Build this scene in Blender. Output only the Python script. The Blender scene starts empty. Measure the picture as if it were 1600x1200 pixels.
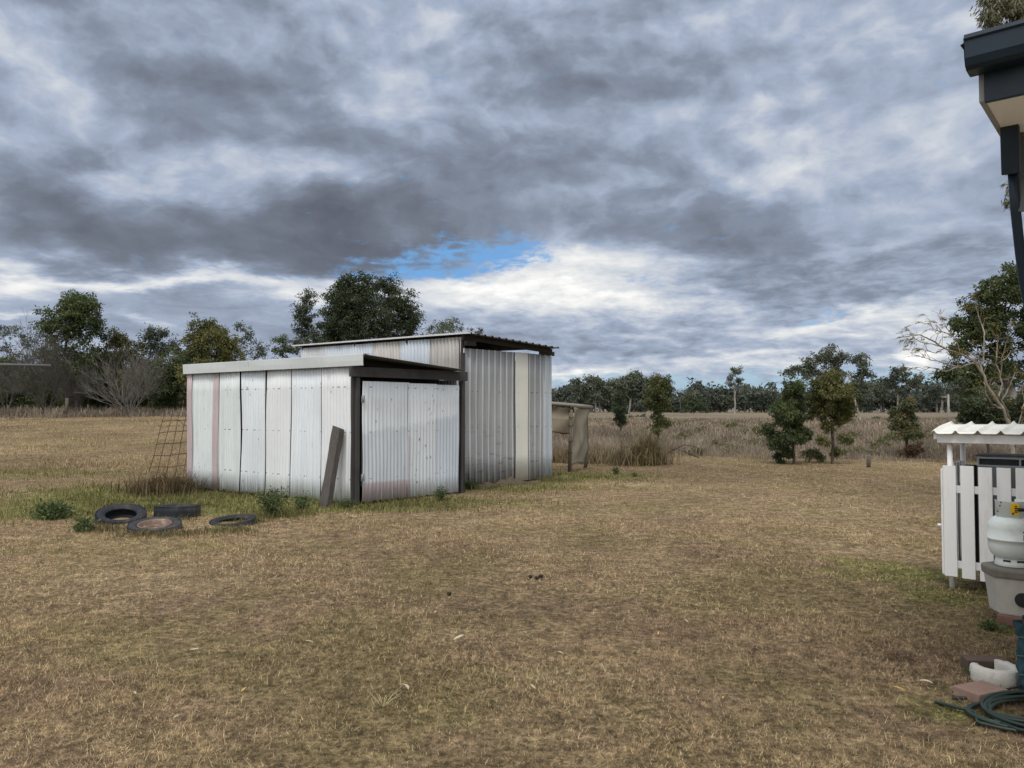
import bpy, bmesh, math, random
import numpy as np
from mathutils import Vector, Matrix

C = bpy.context.scene
COL = C.collection
rad = math.radians

# ------------------------------------------------------------------ camera
F = 1214.0                      # focal length in photograph pixels (1600 wide)
EYE = 1.55
PITCH = math.atan(40.0 / F)
cam_data = bpy.data.cameras.new("camera")
cam_data.sensor_width = 36.0
cam_data.lens = 36.0 * F / 1600.0
cam_data.clip_start = 0.05
cam_data.clip_end = 20000.0
cam = bpy.data.objects.new("camera", cam_data)
COL.objects.link(cam)
cam.location = (0, 0, EYE)
cam.rotation_euler = (rad(90) + PITCH, 0, 0)
C.camera = cam
C.view_settings.view_transform = 'Standard'
C.view_settings.look = 'None'
C.view_settings.exposure = 0.0
C.view_settings.gamma = 1.0
C.render.engine = 'CYCLES'
C.cycles.max_bounces = 6
C.cycles.diffuse_bounces = 3
C.cycles.glossy_bounces = 2
C.cycles.transparent_max_bounces = 6
C.cycles.use_denoising = True


def ray(px, py):
    """direction through a photograph pixel"""
    u, v = (px - 800) / F, (600 - py) / F
    c, s = math.cos(PITCH), math.sin(PITCH)
    return Vector((u, c - v * s, s + v * c))


def P(px, py, Y):
    """the point at depth Y that was photographed at a pixel"""
    d = ray(px, py)
    return Vector((0, 0, EYE)) + d * (Y / d.y)


def smooth(a, b, x):
    t = np.clip((x - a) / (b - a), 0, 1)
    return t * t * (3 - 2 * t)


def terrain(x, y):
    """height of the ground: level round the sheds, rising gently to the left far field"""
    x = np.asarray(x, float); y = np.asarray(y, float)
    s = smooth(0.0, 0.30, -x / np.maximum(y, 1.0)) * smooth(18, 30, y)
    yy = np.clip(y, 18, 95)
    h = s * 0.0150 * (yy - 18)
    h = h + smooth(15, 60, y) * 0.10 * np.sin(x * 0.11 + 1.0) * np.sin(y * 0.07)
    h = h + 0.022 * np.sin(x * 0.9 + 0.4) * np.sin(y * 0.7 + 1.1) + 0.012 * np.sin(x * 2.3 + y * 1.7)
    return h


def G(px, py):
    """the ground point seen at a pixel"""
    d = ray(px, py)
    t0, t1 = 1.0, 2000.0
    o = Vector((0, 0, EYE))
    t = 1.0
    while t < 1500:
        p = o + d * t
        if p.z < float(terrain(p.x, p.y)):
            lo, hi = t / 1.02, t
            for _ in range(30):
                m = (lo + hi) / 2
                q = o + d * m
                if q.z < float(terrain(q.x, q.y)):
                    hi = m
                else:
                    lo = m
            return o + d * hi
        t *= 1.02
    return o + d * t


def gz(x, y):
    return float(terrain(x, y))


# ------------------------------------------------------------------ node helper
class N:
    """small helper that writes shader nodes"""
    def __init__(self, tree):
        self.t = tree
        self.n = tree.nodes
        self.l = tree.links

    def _set(self, sock, v):
        if hasattr(v, 'links') or isinstance(v, bpy.types.NodeSocket):
            self.l.new(v, sock)
        elif v is not None:
            if sock.type == 'RGBA' and not hasattr(v, '__len__'):
                v = (v, v, v, 1)
            elif sock.type == 'RGBA' and len(v) == 3:
                v = (*v, 1)
            elif sock.type == 'VECTOR' and not hasattr(v, '__len__'):
                v = (v, v, v)
            sock.default_value = v

    def math(self, op, a, b=None, c=None, clamp=False):
        n = self.n.new('ShaderNodeMath'); n.operation = op; n.use_clamp = clamp
        for i, v in enumerate((a, b, c)):
            if v is not None: self._set(n.inputs[i], v)
        return n.outputs[0]

    def vec(self, op, a, b=None, c=None, out=0):
        n = self.n.new('ShaderNodeVectorMath'); n.operation = op
        for i, v in enumerate((a, b, c)):
            if v is not None: self._set(n.inputs['Scale'] if (op == 'SCALE' and i == 1) else n.inputs[i], v)
        return n.outputs['Value'] if op in ('DOT_PRODUCT', 'LENGTH', 'DISTANCE') else n.outputs[0]

    def comb(self, x, y, z):
        n = self.n.new('ShaderNodeCombineXYZ')
        for i, v in enumerate((x, y, z)): self._set(n.inputs[i], v)
        return n.outputs[0]

    def sep(self, v):
        n = self.n.new('ShaderNodeSeparateXYZ'); self._set(n.inputs[0], v)
        return n.outputs

    def noise(self, vec, scale, detail=4, rough=0.5, dist=0.0, lac=2.0, color=False, typ='FBM', dim='3D'):
        n = self.n.new('ShaderNodeTexNoise'); n.noise_dimensions = dim
        n.noise_type = typ
        n.normalize = True
        self._set(n.inputs['Vector'], vec); self._set(n.inputs['Scale'], scale)
        n.inputs['Detail'].default_value = detail; n.inputs['Roughness'].default_value = rough
        n.inputs['Lacunarity'].default_value = lac; n.inputs['Distortion'].default_value = dist
        return n.outputs['Color'] if color else n.outputs['Fac']

    def voronoi(self, vec, scale, feature='F1', out='Distance', rnd=1.0):
        n = self.n.new('ShaderNodeTexVoronoi'); n.feature = feature
        self._set(n.inputs['Vector'], vec); n.inputs['Scale'].default_value = scale
        n.inputs['Randomness'].default_value = rnd
        return n.outputs[out]

    def ramp(self, fac, stops, interp='LINEAR'):
        n = self.n.new('ShaderNodeValToRGB'); self._set(n.inputs[0], fac)
        r = n.color_ramp; r.interpolation = interp
        while len(r.elements) < len(stops): r.elements.new(0.5)
        for e, (p, c) in zip(r.elements, stops):
            e.position = p
            e.color = (c, c, c, 1) if not hasattr(c, '__len__') else (*c, 1)
        return n.outputs[0]

    def mrange(self, v, a, b, c=0.0, d=1.0, smoothstep=True):
        n = self.n.new('ShaderNodeMapRange')
        n.interpolation_type = 'SMOOTHSTEP' if smoothstep else 'LINEAR'
        for i, x in enumerate((v, a, b, c, d)): self._set(n.inputs[i], x)
        return n.outputs[0]

    def mix(self, f, a, b, blend='MIX'):
        n = self.n.new('ShaderNodeMix'); n.data_type = 'RGBA'; n.blend_type = blend
        self._set(n.inputs[0], f); self._set(n.inputs[6], a); self._set(n.inputs[7], b)
        return n.outputs[2]

    def coord(self, out='Object'):
        return self.n.new('ShaderNodeTexCoord').outputs[out]

    def attr(self, name, out='Fac'):
        n = self.n.new('ShaderNodeAttribute'); n.attribute_name = name
        return n.outputs[out]


# ------------------------------------------------------------------ sky
SUN_EL, SUN_AZ = rad(58), rad(196)      # azimuth clockwise from +Y: behind the camera, to the left
sun_dir = Vector((math.sin(SUN_AZ) * math.cos(SUN_EL), math.cos(SUN_AZ) * math.cos(SUN_EL), math.sin(SUN_EL)))
BG = 0.1


def lin(c):
    c = c / 255.0
    return c / 12.92 if c <= 0.04045 else ((c + 0.055) / 1.055) ** 2.4


def L3(r, g, b, k=1.0):
    return (lin(r) * k, lin(g) * k, lin(b) * k)


world = bpy.data.worlds.new("World")
C.world = world
world.use_nodes = True
wt = world.node_tree
wt.nodes.clear()
w = N(wt)
wout = wt.nodes.new('ShaderNodeOutputWorld')
wbg = wt.nodes.new('ShaderNodeBackground')
wbg.inputs['Strength'].default_value = BG
wt.links.new(wbg.outputs[0], wout.inputs[0])
skyt = wt.nodes.new('ShaderNodeTexSky')
skyt.sky_type = 'NISHITA'
skyt.sun_disc = False
skyt.sun_elevation = SUN_EL
skyt.sun_rotation = SUN_AZ
skyt.air_density = 1.0
skyt.dust_density = 0.6
dirv = w.vec('NORMALIZE', w.coord('Generated'))
dx, dy, dz = w.sep(dirv)
den = w.math('ADD', w.math('MAXIMUM', dz, 0.0), 0.16)
plane = w.comb(w.math('DIVIDE', dx, den), w.math('DIVIDE', dy, den), 0.0)
az = w.math('ARCTAN2', dx, dy)
el = w.math('ARCSINE', dz)
# the cloud deck is laid out in azimuth and elevation; noise frays its edges
wn = w.noise(plane, 1.1, 6, 0.58, color=True)
wn2 = w.noise(w.vec('ADD', plane, (7.3, 2.1, 0)), 4.0, 5, 0.6, color=True)
wx, wy, wz = w.sep(wn)
w2x, w2y, w2z = w.sep(wn2)
ae = w.comb(w.math('ADD', az, w.math('ADD', w.math('MULTIPLY_ADD', wx, 0.22, -0.11), w.math('MULTIPLY_ADD', w2x, 0.07, -0.035))),
            w.math('ADD', el, w.math('ADD', w.math('MULTIPLY_ADD', wy, 0.11, -0.055), w.math('MULTIPLY_ADD', w2y, 0.045, -0.0225))), 0.0)
hard = w.comb(w.math('ADD', az, w.math('MULTIPLY_ADD', w2x, 0.16, -0.08)), w.math('ADD', el, w.math('MULTIPLY_ADD', w2y, 0.05, -0.025)), 0.0)


def to_ae(px, py):
    d = ray(px, py).normalized()
    return math.atan2(d.x, d.y), math.asin(d.z)


def blob(acc, cx, cy, sx, sy, amp, coords=ae):
    a, e = to_ae(cx, cy)
    k = 1.0 / (F * (1 + ((cx - 800) / F) ** 2))
    d = w.vec('MULTIPLY', w.vec('SUBTRACT', coords, (a, e, 0)), (1.0 / (sx * k), 1.0 / (sy / F), 0))
    q = w.vec('DOT_PRODUCT', d, d)
    g = w.math('POWER', 0.36788, q)
    return w.math('MULTIPLY_ADD', g, amp, acc)


CLOUDS = [  # px, py, half-width, half-height, brightness (sRGB steps of 100)
    # upper left
    (60, 40, 160, 60, 0.10), (250, 60, 200, 60, -0.04), (420, 160, 130, 70, -0.30), (250, 170, 120, 60, -0.14),
    (620, 95, 90, 30, 0.14), (640, 125, 110, 40, 0.18), (690, 30, 50, 22, 0.22), (610, 185, 90, 30, 0.22),
    (820, 50, 170, 45, -0.12), (760, 150, 110, 50, -0.16), (30, 180, 90, 60, 0.10), (110, 195, 60, 30, 0.08),
    (145, 232, 45, 20, -0.42), (190, 265, 50, 32, 0.26), (50, 300, 120, 60, -0.36), (120, 345, 90, 40, -0.26),
    (300, 285, 130, 34, 0.30), (500, 275, 70, 26, 0.34), (420, 280, 60, 20, 0.14),
    (1380, 210, 260, 150, 0.04),
    # the dark bank
    (230, 365, 110, 42, -0.36), (420, 345, 170, 48, -0.46), (600, 350, 130, 45, -0.50), (690, 295, 130, 45, -0.34),
    (800, 250, 170, 45, -0.26), (360, 400, 200, 20, -0.22), (520, 395, 150, 26, -0.34),
    # right hand deck
    (1000, 95, 160, 45, -0.22), (900, 150, 120, 45, -0.14), (1010, 170, 120, 26, 0.12), (1200, 130, 150, 50, -0.06),
    (1000, 320, 180, 60, -0.10), (1130, 360, 160, 40, -0.20), (1210, 270, 60, 24, 0.36), (1200, 225, 120, 34, 0.22),
    (1260, 180, 100, 30, -0.10), (1350, 300, 140, 30, 0.02), (1480, 60, 160, 70, 0.18), (1360, 365, 110, 14, 0.28),
    (1250, 440, 200, 38, -0.20), (1450, 420, 140, 40, -0.06), (1490, 220, 90, 90, 0.14), (1100, 30, 100, 30, 0.06),
    # bright band under the deck
    (30, 425, 110, 20, 0.62), (200, 428, 130, 12, 0.42), (420, 434, 150, 11, 0.50), (300, 440, 160, 9, 0.30),
    (740, 455, 170, 36, 0.42), (900, 430, 150, 36, 0.36), (1010, 480, 150, 30, 0.28), (830, 480, 150, 30, 0.30),
    (930, 395, 120, 24, 0.34),
    # low sky
    (330, 490, 220, 36, -0.10), (80, 495, 140, 30, -0.06), (60, 470, 120, 10, 0.10), (250, 490, 30, 7, 0.35), (500, 455, 120, 10, 0.30), (15, 487, 60, 6, 0.4),
    (960, 540, 200, 26, -0.12), (1150, 520, 150, 18, -0.1), (1100, 560, 160, 14, 0.40), (950, 580, 160, 12, 0.34), (1330, 500, 170, 18, 0.60), (1450, 545, 50, 22, 0.95),
    (1250, 545, 100, 14, 0.20), (870, 585, 70, 24, 0.4),
]
acc = w.math('MULTIPLY_ADD', el, 0.0, 1.54)
for b_ in CLOUDS:
    acc = blob(acc, *b_)
# billows and wisps
iso = w.comb(w.math('ADD', w.math('MULTIPLY', az, 1.0), w.math('MULTIPLY_ADD', wx, 0.16, 0.0)), w.math('ADD', w.math('MULTIPLY', el, 1.6), w.math('MULTIPLY', wy, 0.14)), 0.4)
n1 = w.noise(iso, 4.2, 6, 0.52)
n2 = w.noise(iso, 10.0, 7, 0.52)
n2b = w.noise(w.vec('ADD', iso, (0.010, 0.030, 0.0)), 10.0, 7, 0.52)
relief = w.math('SUBTRACT', n2b, n2)
n3 = w.noise(plane, 0.55, 4, 0.5)
n4 = w.noise(w.vec('ADD', iso, (3.1, 9.7, 1.0)), 5.5, 6, 0.56, dist=0.1)
rid = w.math('MAXIMUM', w.math('MULTIPLY_ADD', w.math('ABSOLUTE', w.math('MULTIPLY_ADD', n4, 2.0, -1.0)), -5.0, 1.0), 0.0)
acc = w.math('MULTIPLY_ADD', rid, w.mrange(el, rad(9), rad(15), 0.05, 0.17), acc)
acc = w.math('ADD', acc, w.math('MULTIPLY_ADD', n1, w.mrange(el, rad(6), rad(14), 0.3, 0.78), w.mrange(el, rad(6), rad(14), -0.15, -0.39)))
acc = w.math('ADD', acc, w.math('MULTIPLY_ADD', n2, w.mrange(el, rad(6), rad(14), 0.16, 0.34), w.mrange(el, rad(6), rad(14), -0.08, -0.17)))
acc = w.math('MULTIPLY_ADD', relief, w.mrange(el, rad(6), rad(13), -0.30, -0.95), acc)
acc = w.math('ADD', acc, w.math('MULTIPLY_ADD', n3, 0.30, -0.15))
# thin streaky mottling where the deck breaks low down
low = w.mrange(el, rad(14), rad(8))
stk = w.noise(w.comb(w.math('MULTIPLY', az, 13.0), w.math('MULTIPLY', el, 60.0), 0.0), 1.0, 6, 0.6, dist=0.5)
stk2 = w.noise(w.comb(w.math('MULTIPLY', az, 34.0), w.math('MULTIPLY', el, 100.0), 5.0), 1.0, 5, 0.6, dist=0.3)
side = w.mrange(az, rad(-10), rad(2), 0.30, 1.0)
acc = w.math('ADD', acc, w.math('MULTIPLY', low, w.math('MULTIPLY_ADD', stk, 0.62, -0.18)))
acc = w.math('ADD', acc, w.math('MULTIPLY', w.math('MULTIPLY', low, side), w.math('MULTIPLY_ADD', stk2, 0.9, -0.45)))
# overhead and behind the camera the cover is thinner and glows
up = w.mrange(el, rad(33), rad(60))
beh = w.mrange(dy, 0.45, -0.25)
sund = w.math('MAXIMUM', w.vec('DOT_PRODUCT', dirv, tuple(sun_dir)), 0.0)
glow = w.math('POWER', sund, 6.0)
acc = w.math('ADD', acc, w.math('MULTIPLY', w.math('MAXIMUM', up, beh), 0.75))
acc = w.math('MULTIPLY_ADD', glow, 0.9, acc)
K = 1.0 / BG
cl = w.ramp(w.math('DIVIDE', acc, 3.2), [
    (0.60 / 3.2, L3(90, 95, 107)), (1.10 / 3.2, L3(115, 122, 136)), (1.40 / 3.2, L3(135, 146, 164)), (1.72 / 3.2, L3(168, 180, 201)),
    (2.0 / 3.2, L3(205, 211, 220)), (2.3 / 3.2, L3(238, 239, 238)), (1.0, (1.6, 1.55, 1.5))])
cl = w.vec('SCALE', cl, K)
# where the deck is torn open the blue shows
hole = w.math('MULTIPLY_ADD', el, 0.0, 0.0)
for b_ in [(750, 394, 105, 27, 1.2), (655, 420, 80, 17, 1.05), (610, 432, 90, 8, 0.6), (800, 400, 60, 12, 0.4), (480, 430, 90, 6, .5), (1290, 492, 28, 6, 0.9), (1000, 432, 30, 8, 0.35),
           (1080, 606, 300, 24, 1.35), (1400, 592, 110, 22, 1.1), (1250, 600, 120, 20, 0.4), (620, 470, 20, 20, 0.2)]:
    hole = blob(hole, *b_, coords=hard)
hn = w.noise(w.comb(w.math('MULTIPLY', az, 26.0), w.math('MULTIPLY', el, 60.0), 3.0), 1.0, 6, 0.65)
hole = w.mrange(w.math('ADD', hole, w.math('MULTIPLY_ADD', hn, 3.0, -1.5)), 0.25, 1.15)
wisp = w.noise(w.comb(w.math('MULTIPLY', az, 30.0), w.math('MULTIPLY', el, 95.0), 8.0), 1.0, 6, 0.62, dist=0.5)
hole = w.math('MULTIPLY', hole, w.mrange(wisp, 0.66, 0.42, 0.12, 1.0))
blue = w.mix(w.mrange(el, rad(3), rad(9)), L3(165, 196, 218, K), L3(112, 170, 228, K))
blue = w.mix(0.12, blue, w.vec('SCALE', skyt.outputs[0], 1.0))
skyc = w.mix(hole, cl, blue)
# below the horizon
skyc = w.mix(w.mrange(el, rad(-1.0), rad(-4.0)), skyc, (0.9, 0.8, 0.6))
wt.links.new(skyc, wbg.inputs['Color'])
world.cycles.sampling_method = 'MANUAL'
world.cycles.sample_map_resolution = 512

# ------------------------------------------------------------------ sun, veiled
sun_data = bpy.data.lights.new("sun", 'SUN')
sun_data.energy = 1.9
sun_data.angle = rad(20)
sun_data.color = (1.0, 0.96, 0.90)
sun = bpy.data.objects.new("sun", sun_data)
COL.objects.link(sun)
sun.rotation_euler = sun_dir.to_track_quat('Z', 'Y').to_euler()

# ------------------------------------------------------------------ mesh and object helpers
class MB:
    """collects points and faces that become ONE mesh object"""
    def __init__(self):
        self.v = []; self.f = []; self.s = []

    def add(self, verts, faces, smooth_=False):
        o = len(self.v)
        self.v.extend([tuple(p) for p in verts])
        self.f.extend([tuple(i + o for i in f) for f in faces])
        self.s.extend([smooth_] * len(faces))
        return self

    def box(self, c, size, ax=None, taper=None):
        """ax: 3 orthonormal axes; a slightly chamfered box is made by bevel() later"""
        ax = ax or (Vector((1, 0, 0)), Vector((0, 1, 0)), Vector((0, 0, 1)))
        c = Vector(c); pts = []
        for k in (-1, 1):
            t = 1.0 if (taper is None or k < 0) else taper
            for i, j in ((-1, -1), (1, -1), (1, 1), (-1, 1)):
                pts.append(c + ax[0] * (i * size[0] / 2 * t) + ax[1] * (j * size[1] / 2 * t) + ax[2] * (k * size[2] / 2))
        return self.add(pts, [(3, 2, 1, 0), (4, 5, 6, 7), (0, 1, 5, 4), (1, 2, 6, 5), (2, 3, 7, 6), (3, 0, 4, 7)])

    def bar(self, a, b, wd, ht, up=(0, 0, 1)):
        a, b = Vector(a), Vector(b)
        d = (b - a); L = d.length; d.normalize()
        u = Vector(up)
        s = d.cross(u)
        if s.length < 1e-4: s = d.cross(Vector((0, 1, 0)))
        s.normalize(); u = s.cross(d).normalized()
        return self.box((a + b) / 2, (L, wd, ht), (d, s, u))

    def tube(self, pts, radii, n=8, cap=True, smooth_=True):
        pts = [Vector(p) for p in pts]
        if not hasattr(radii, '__len__'): radii = [radii] * len(pts)
        vs = []; fs = []
        ref = None
        for i, p in enumerate(pts):
            d = (pts[min(i + 1, len(pts) - 1)] - pts[max(i - 1, 0)])
            if d.length < 1e-9: d = Vector((0, 0, 1))
            d.normalize()
            if ref is None:
                ref = d.orthogonal().normalized()
            ref = (ref - d * ref.dot(d))
            if ref.length < 1e-6: ref = d.orthogonal()
            ref.normalize()
            q = d.cross(ref)
            for k in range(n):
                a = 2 * math.pi * k / n
                vs.append(p + (ref * math.cos(a) + q * math.sin(a)) * radii[i])
        m = len(pts)
        for i in range(m - 1):
            for k in range(n):
                k2 = (k + 1) % n
                fs.append((i * n + k, i * n + k2, (i + 1) * n + k2, (i + 1) * n + k))
        if cap:
            fs.append(tuple(range(n - 1, -1, -1))); fs.append(tuple((m - 1) * n + k for k in range(n)))
        return self.add(vs, fs, smooth_)

    def lathe(self, prof, n=32, c=(0, 0, 0), smooth_=True, M=None):
        vs = []; fs = []
        for r, z in prof:
            for k in range(n):
                a = 2 * math.pi * k / n
                p = Vector((r * math.cos(a), r * math.sin(a), z))
                if M is not None: p = M @ p
                vs.append(p + Vector(c))
        for i in range(len(prof) - 1):
            for k in range(n):
                k2 = (k + 1) % n
                fs.append((i * n + k, i * n + k2, (i + 1) * n + k2, (i + 1) * n + k))
        return self.add(vs, fs, smooth_)

    def sheet(self, fn, nu, nv, th=0.0, smooth_=True):
        """a surface fn(u, v) on the unit square, with its thickness along the third argument"""
        vs = [fn(i / nu, j / nv, 0.0) for i in range(nu + 1) for j in range(nv + 1)]
        idx = lambda i, j: i * (nv + 1) + j
        fs = [(idx(i, j), idx(i + 1, j), idx(i + 1, j + 1), idx(i, j + 1)) for i in range(nu) for j in range(nv)]
        if th:
            o = len(vs)
            vs += [fn(i / nu, j / nv, th) for i in range(nu + 1) for j in range(nv + 1)]
            fs += [tuple(o + q for q in reversed(f)) for f in fs]
            for i in range(nu):
                fs.append((idx(i + 1, 0), idx(i, 0), o + idx(i, 0), o + idx(i + 1, 0)))
                fs.append((idx(i, nv), idx(i + 1, nv), o + idx(i + 1, nv), o + idx(i, nv)))
            for j in range(nv):
                fs.append((idx(0, j), idx(0, j + 1), o + idx(0, j + 1), o + idx(0, j)))
                fs.append((idx(nu, j + 1), idx(nu, j), o + idx(nu, j), o + idx(nu, j + 1)))
        return self.add(vs, fs, smooth_)

    def build(self, name, mat, parent=None, bevel=0.0, origin=None):
        me = bpy.data.meshes.new(name)
        me.from_pydata(self.v, [], self.f)
        me.polygons.foreach_set('use_smooth', self.s)
        if origin is not None:
            me.transform(Matrix.Translation(-Vector(origin)))
        if bevel:
            bm = bmesh.new(); bm.from_mesh(me)
            es = [e for e in bm.edges if len(e.link_faces) == 2 and e.calc_face_angle() > 0.7]
            bmesh.ops.bevel(bm, geom=es, offset=bevel, segments=2, affect='EDGES', profile=0.6, clamp_overlap=True)
            bm.to_mesh(me); bm.free()
        return link(name, me, mat, parent, origin)


def link(name, me, mat, parent=None, origin=None):
    me.update()
    o = bpy.data.objects.new(name, me)
    if mat is not None:
        for m in (mat if isinstance(mat, (list, tuple)) else [mat]): me.materials.append(m)
    COL.objects.link(o)
    if origin is not None: o.location = origin
    if parent is not None:
        o.parent = parent
        o.matrix_parent_inverse = parent.matrix_world_inv if hasattr(parent, 'matrix_world_inv') else Matrix.Translation(-parent.location)
    return o


def tag(o, label=None, cat=None, group=None, kind=None):
    if label: o['label'] = label
    if cat: o['category'] = cat
    if group: o['group'] = group
    if kind: o['kind'] = kind
    return o


def empty(name, loc, label, cat, group=None):
    o = bpy.data.objects.new(name, None)
    o.empty_display_size = 0.2
    COL.objects.link(o)
    o.location = loc
    return tag(o, label, cat, group)


def kids(o):
    return [c for c in bpy.data.objects if c.parent == o]


def dup(root, loc, rz=0.0, sc=1.0, label=None, group=None):
    """copies a thing and its parts"""
    r = root.copy(); COL.objects.link(r)
    r.location = loc; r.rotation_euler = (0, 0, rz)
    r.scale = (sc, sc, sc) if not hasattr(sc, '__len__') else sc
    if label: r['label'] = label
    if group: r['group'] = group
    for ch in TREEKIDS.get(root.name, None) or kids(root):
        c = ch.copy(); COL.objects.link(c); c.parent = r
        c.matrix_parent_inverse = Matrix.Identity(4)
    return r


TREEKIDS = {}


def mesh_np(name, verts, faces_flat, per_face, attrs=None, smooth_=False):
    """fast mesh from numpy: faces_flat are all of per_face corners"""
    me = bpy.data.meshes.new(name)
    nf = len(faces_flat) // per_face
    me.vertices.add(len(verts)); me.loops.add(len(faces_flat)); me.polygons.add(nf)
    me.vertices.foreach_set('co', np.ascontiguousarray(verts, dtype=np.float32).ravel())
    me.loops.foreach_set('vertex_index', np.ascontiguousarray(faces_flat, dtype=np.int32))
    me.polygons.foreach_set('loop_start', np.arange(0, nf * per_face, per_face, dtype=np.int32))
    me.polygons.foreach_set('use_smooth', np.full(nf, smooth_))
    for k, a in (attrs or {}).items():
        at = me.attributes.new(k, 'FLOAT', 'POINT')
        at.data.foreach_set('value', np.ascontiguousarray(a, dtype=np.float32))
    me.update(calc_edges=True)
    return me


# ------------------------------------------------------------------ materials
def new_mat(name):
    m = bpy.data.materials.new(name); m.use_nodes = True
    t = m.node_tree
    b = t.nodes['Principled BSDF']
    return m, N(t), b


def bump(n, b, h, strength=0.3, dist=0.01):
    k = n.n.new('ShaderNodeBump'); k.inputs['Strength'].default_value = strength; k.inputs['Distance'].default_value = dist
    n.l.new(h, k.inputs['Height']); n.l.new(k.outputs[0], b.inputs['Normal'])


def simple(name, col, rough=0.6, var=0.25, scale=6.0, metal=0.0, bmp=0.15, spec=0.4, dirt=None, dirt_amt=0.4, stretch=(1, 1, 1)):
    m, n, b = new_mat(name)
    co = n.vec('MULTIPLY', n.coord(), stretch)
    f = n.noise(co, scale, 6, 0.6)
    f2 = n.noise(co, scale * 6, 4, 0.6)
    k = n.math('ADD', n.math('MULTIPLY_ADD', f, 2 * var, 1 - var), n.math('MULTIPLY_ADD', f2, var, -var / 2))
    c = n.vec('SCALE', tuple(col), k)
    if dirt is not None:
        d = n.mrange(n.noise(co, scale * 0.7, 8, 0.7), 0.52, 0.68)
        c = n.mix(n.math('MULTIPLY', d, dirt_amt), c, dirt)
    n.l.new(c, b.inputs['Base Color'])
    b.inputs['Roughness'].default_value = rough
    b.inputs['Metallic'].default_value = metal
    b.inputs['Specular IOR Level'].default_value = spec
    if bmp: bump(n, b, f2, bmp, 0.004)
    return m


def iron(name, base, tint=None, rust=0.25, worn=(0.30, 0.31, 0.33), worn_amt=0.4, metal=0.0, rough=0.5, seed=0.0, gain=1.0):
    """weathered corrugated iron: chalky paint streaked down the sheet, worn zinc showing, rust pinholes"""
    m, n, b = new_mat(name)
    g = n.coord()
    co = n.vec('ADD', g, (seed * 3.1, seed * 1.7, 0))
    oi = n.n.new('ShaderNodeObjectInfo')
    co = n.vec('ADD', co, n.comb(n.math('MULTIPLY', oi.outputs['Random'], 37.0), 0.0, n.math('MULTIPLY', oi.outputs['Random'], 11.0)))
    st = n.noise(n.vec('MULTIPLY', co, (14, 14, 0.6)), 1.0, 6, 0.62)
    fine = n.noise(n.vec('MULTIPLY', co, (60, 60, 4.0)), 1.0, 5, 0.65)
    big = n.noise(co, 1.3, 4, 0.5)
    k = n.math('ADD', n.math('MULTIPLY_ADD', oi.outputs['Random'], 0.16, 0.86 * gain), n.math('MULTIPLY_ADD', big, 0.24, -0.12))
    c = n.vec('SCALE', tuple(base), k)
    c = n.mix(n.math('MULTIPLY', n.mrange(st, 0.42, 0.72), worn_amt), c, worn)
    c = n.mix(n.math('MULTIPLY', n.mrange(fine, 0.5, 0.8), worn_amt * 0.8), c, tuple(0.7 * x for x in worn))
    if tint is not None:
        c = n.mix(n.math('MULTIPLY', n.mrange(n.noise(n.vec('MULTIPLY', co, (3, 3, 0.5)), 1.0, 3), 0.45, 0.65), 0.5), c, tint)
    # rust pinholes and short drips
    v = n.voronoi(n.vec('MULTIPLY', co, (16, 16, 5.0)), 1.0)
    spots = n.math('MULTIPLY', n.mrange(v, 0.20, 0.06), n.mrange(n.noise(co, 2.2, 4, 0.6), 0.54, 0.64))
    c = n.mix(n.math('MULTIPLY', spots, min(1.0, rust * 3)), c, (0.035, 0.028, 0.026))
    # runs of rust below the nail rows and at the foot
    run = n.noise(n.vec('MULTIPLY', co, (22, 22, 0.9)), 1.0, 4, 0.6)
    blot = n.mrange(n.noise(n.vec('ADD', co, (9, 9, 9)), 1.6, 5, 0.65), 0.52, 0.66)
    c = n.mix(n.math('MULTIPLY', n.math('MULTIPLY', n.mrange(run, 0.56, 0.70), blot), min(0.75, 0.35 + rust * 0.5)), c, (0.21, 0.165, 0.14))
    zz = n.sep(g)[2]
    for hz in (0.42, 1.18, 1.92):
        line = n.mrange(n.math('ABSOLUTE', n.math('SUBTRACT', zz, hz)), 0.012, 0.005)
        dots = n.mrange(n.noise(n.vec('MULTIPLY', co, (13, 13, 0.0)), 1.0, 0), 0.60, 0.66)
        c = n.mix(n.math('MULTIPLY', n.math('MULTIPLY', line, dots), 0.75), c, (0.06, 0.05, 0.045))
    # splashed earth along the bottom of the sheet
    z = n.sep(g)[2]
    c = n.mix(n.math('MULTIPLY', n.mrange(n.math('ADD', z, n.math('MULTIPLY_ADD', st, 0.4, -0.2)), 0.16, 0.0), 0.4), c, (0.25, 0.22, 0.20))
    n.l.new(c, b.inputs['Base Color'])
    b.inputs['Metallic'].default_value = metal
    n.l.new(n.math('MULTIPLY_ADD', st, 0.3, rough - 0.15), b.inputs['Roughness'])
    b.inputs['Specular IOR Level'].default_value = 0.35
    bump(n, b, n.math('ADD', n.noise(co, 5.0, 4), n.math('MULTIPLY', fine, 0.3)), 0.25, 0.012)
    return m


def timber(name, col, dark, axis='Z', rough=0.85, worn=None):
    m, n, b = new_mat(name)
    g = n.coord()
    sc = {'Z': (45, 45, 2.0), 'X': (2.0, 45, 45), 'Y': (45, 2.0, 45)}[axis]
    gr = n.noise(n.vec('MULTIPLY', g, sc), 1.0, 6, 0.65, dist=0.4)
    bl = n.noise(g, 3.0, 5, 0.6)
    c = n.mix(gr, dark, col)
    c = n.mix(n.math('MULTIPLY', n.mrange(bl, 0.45, 0.7), 0.5), c, dark)
    n.l.new(c, b.inputs['Base Color'])
    b.inputs['Roughness'].default_value = rough
    b.inputs['Specular IOR Level'].default_value = 0.2
    bump(n, b, gr, 0.6, 0.006)
    return m


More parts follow.
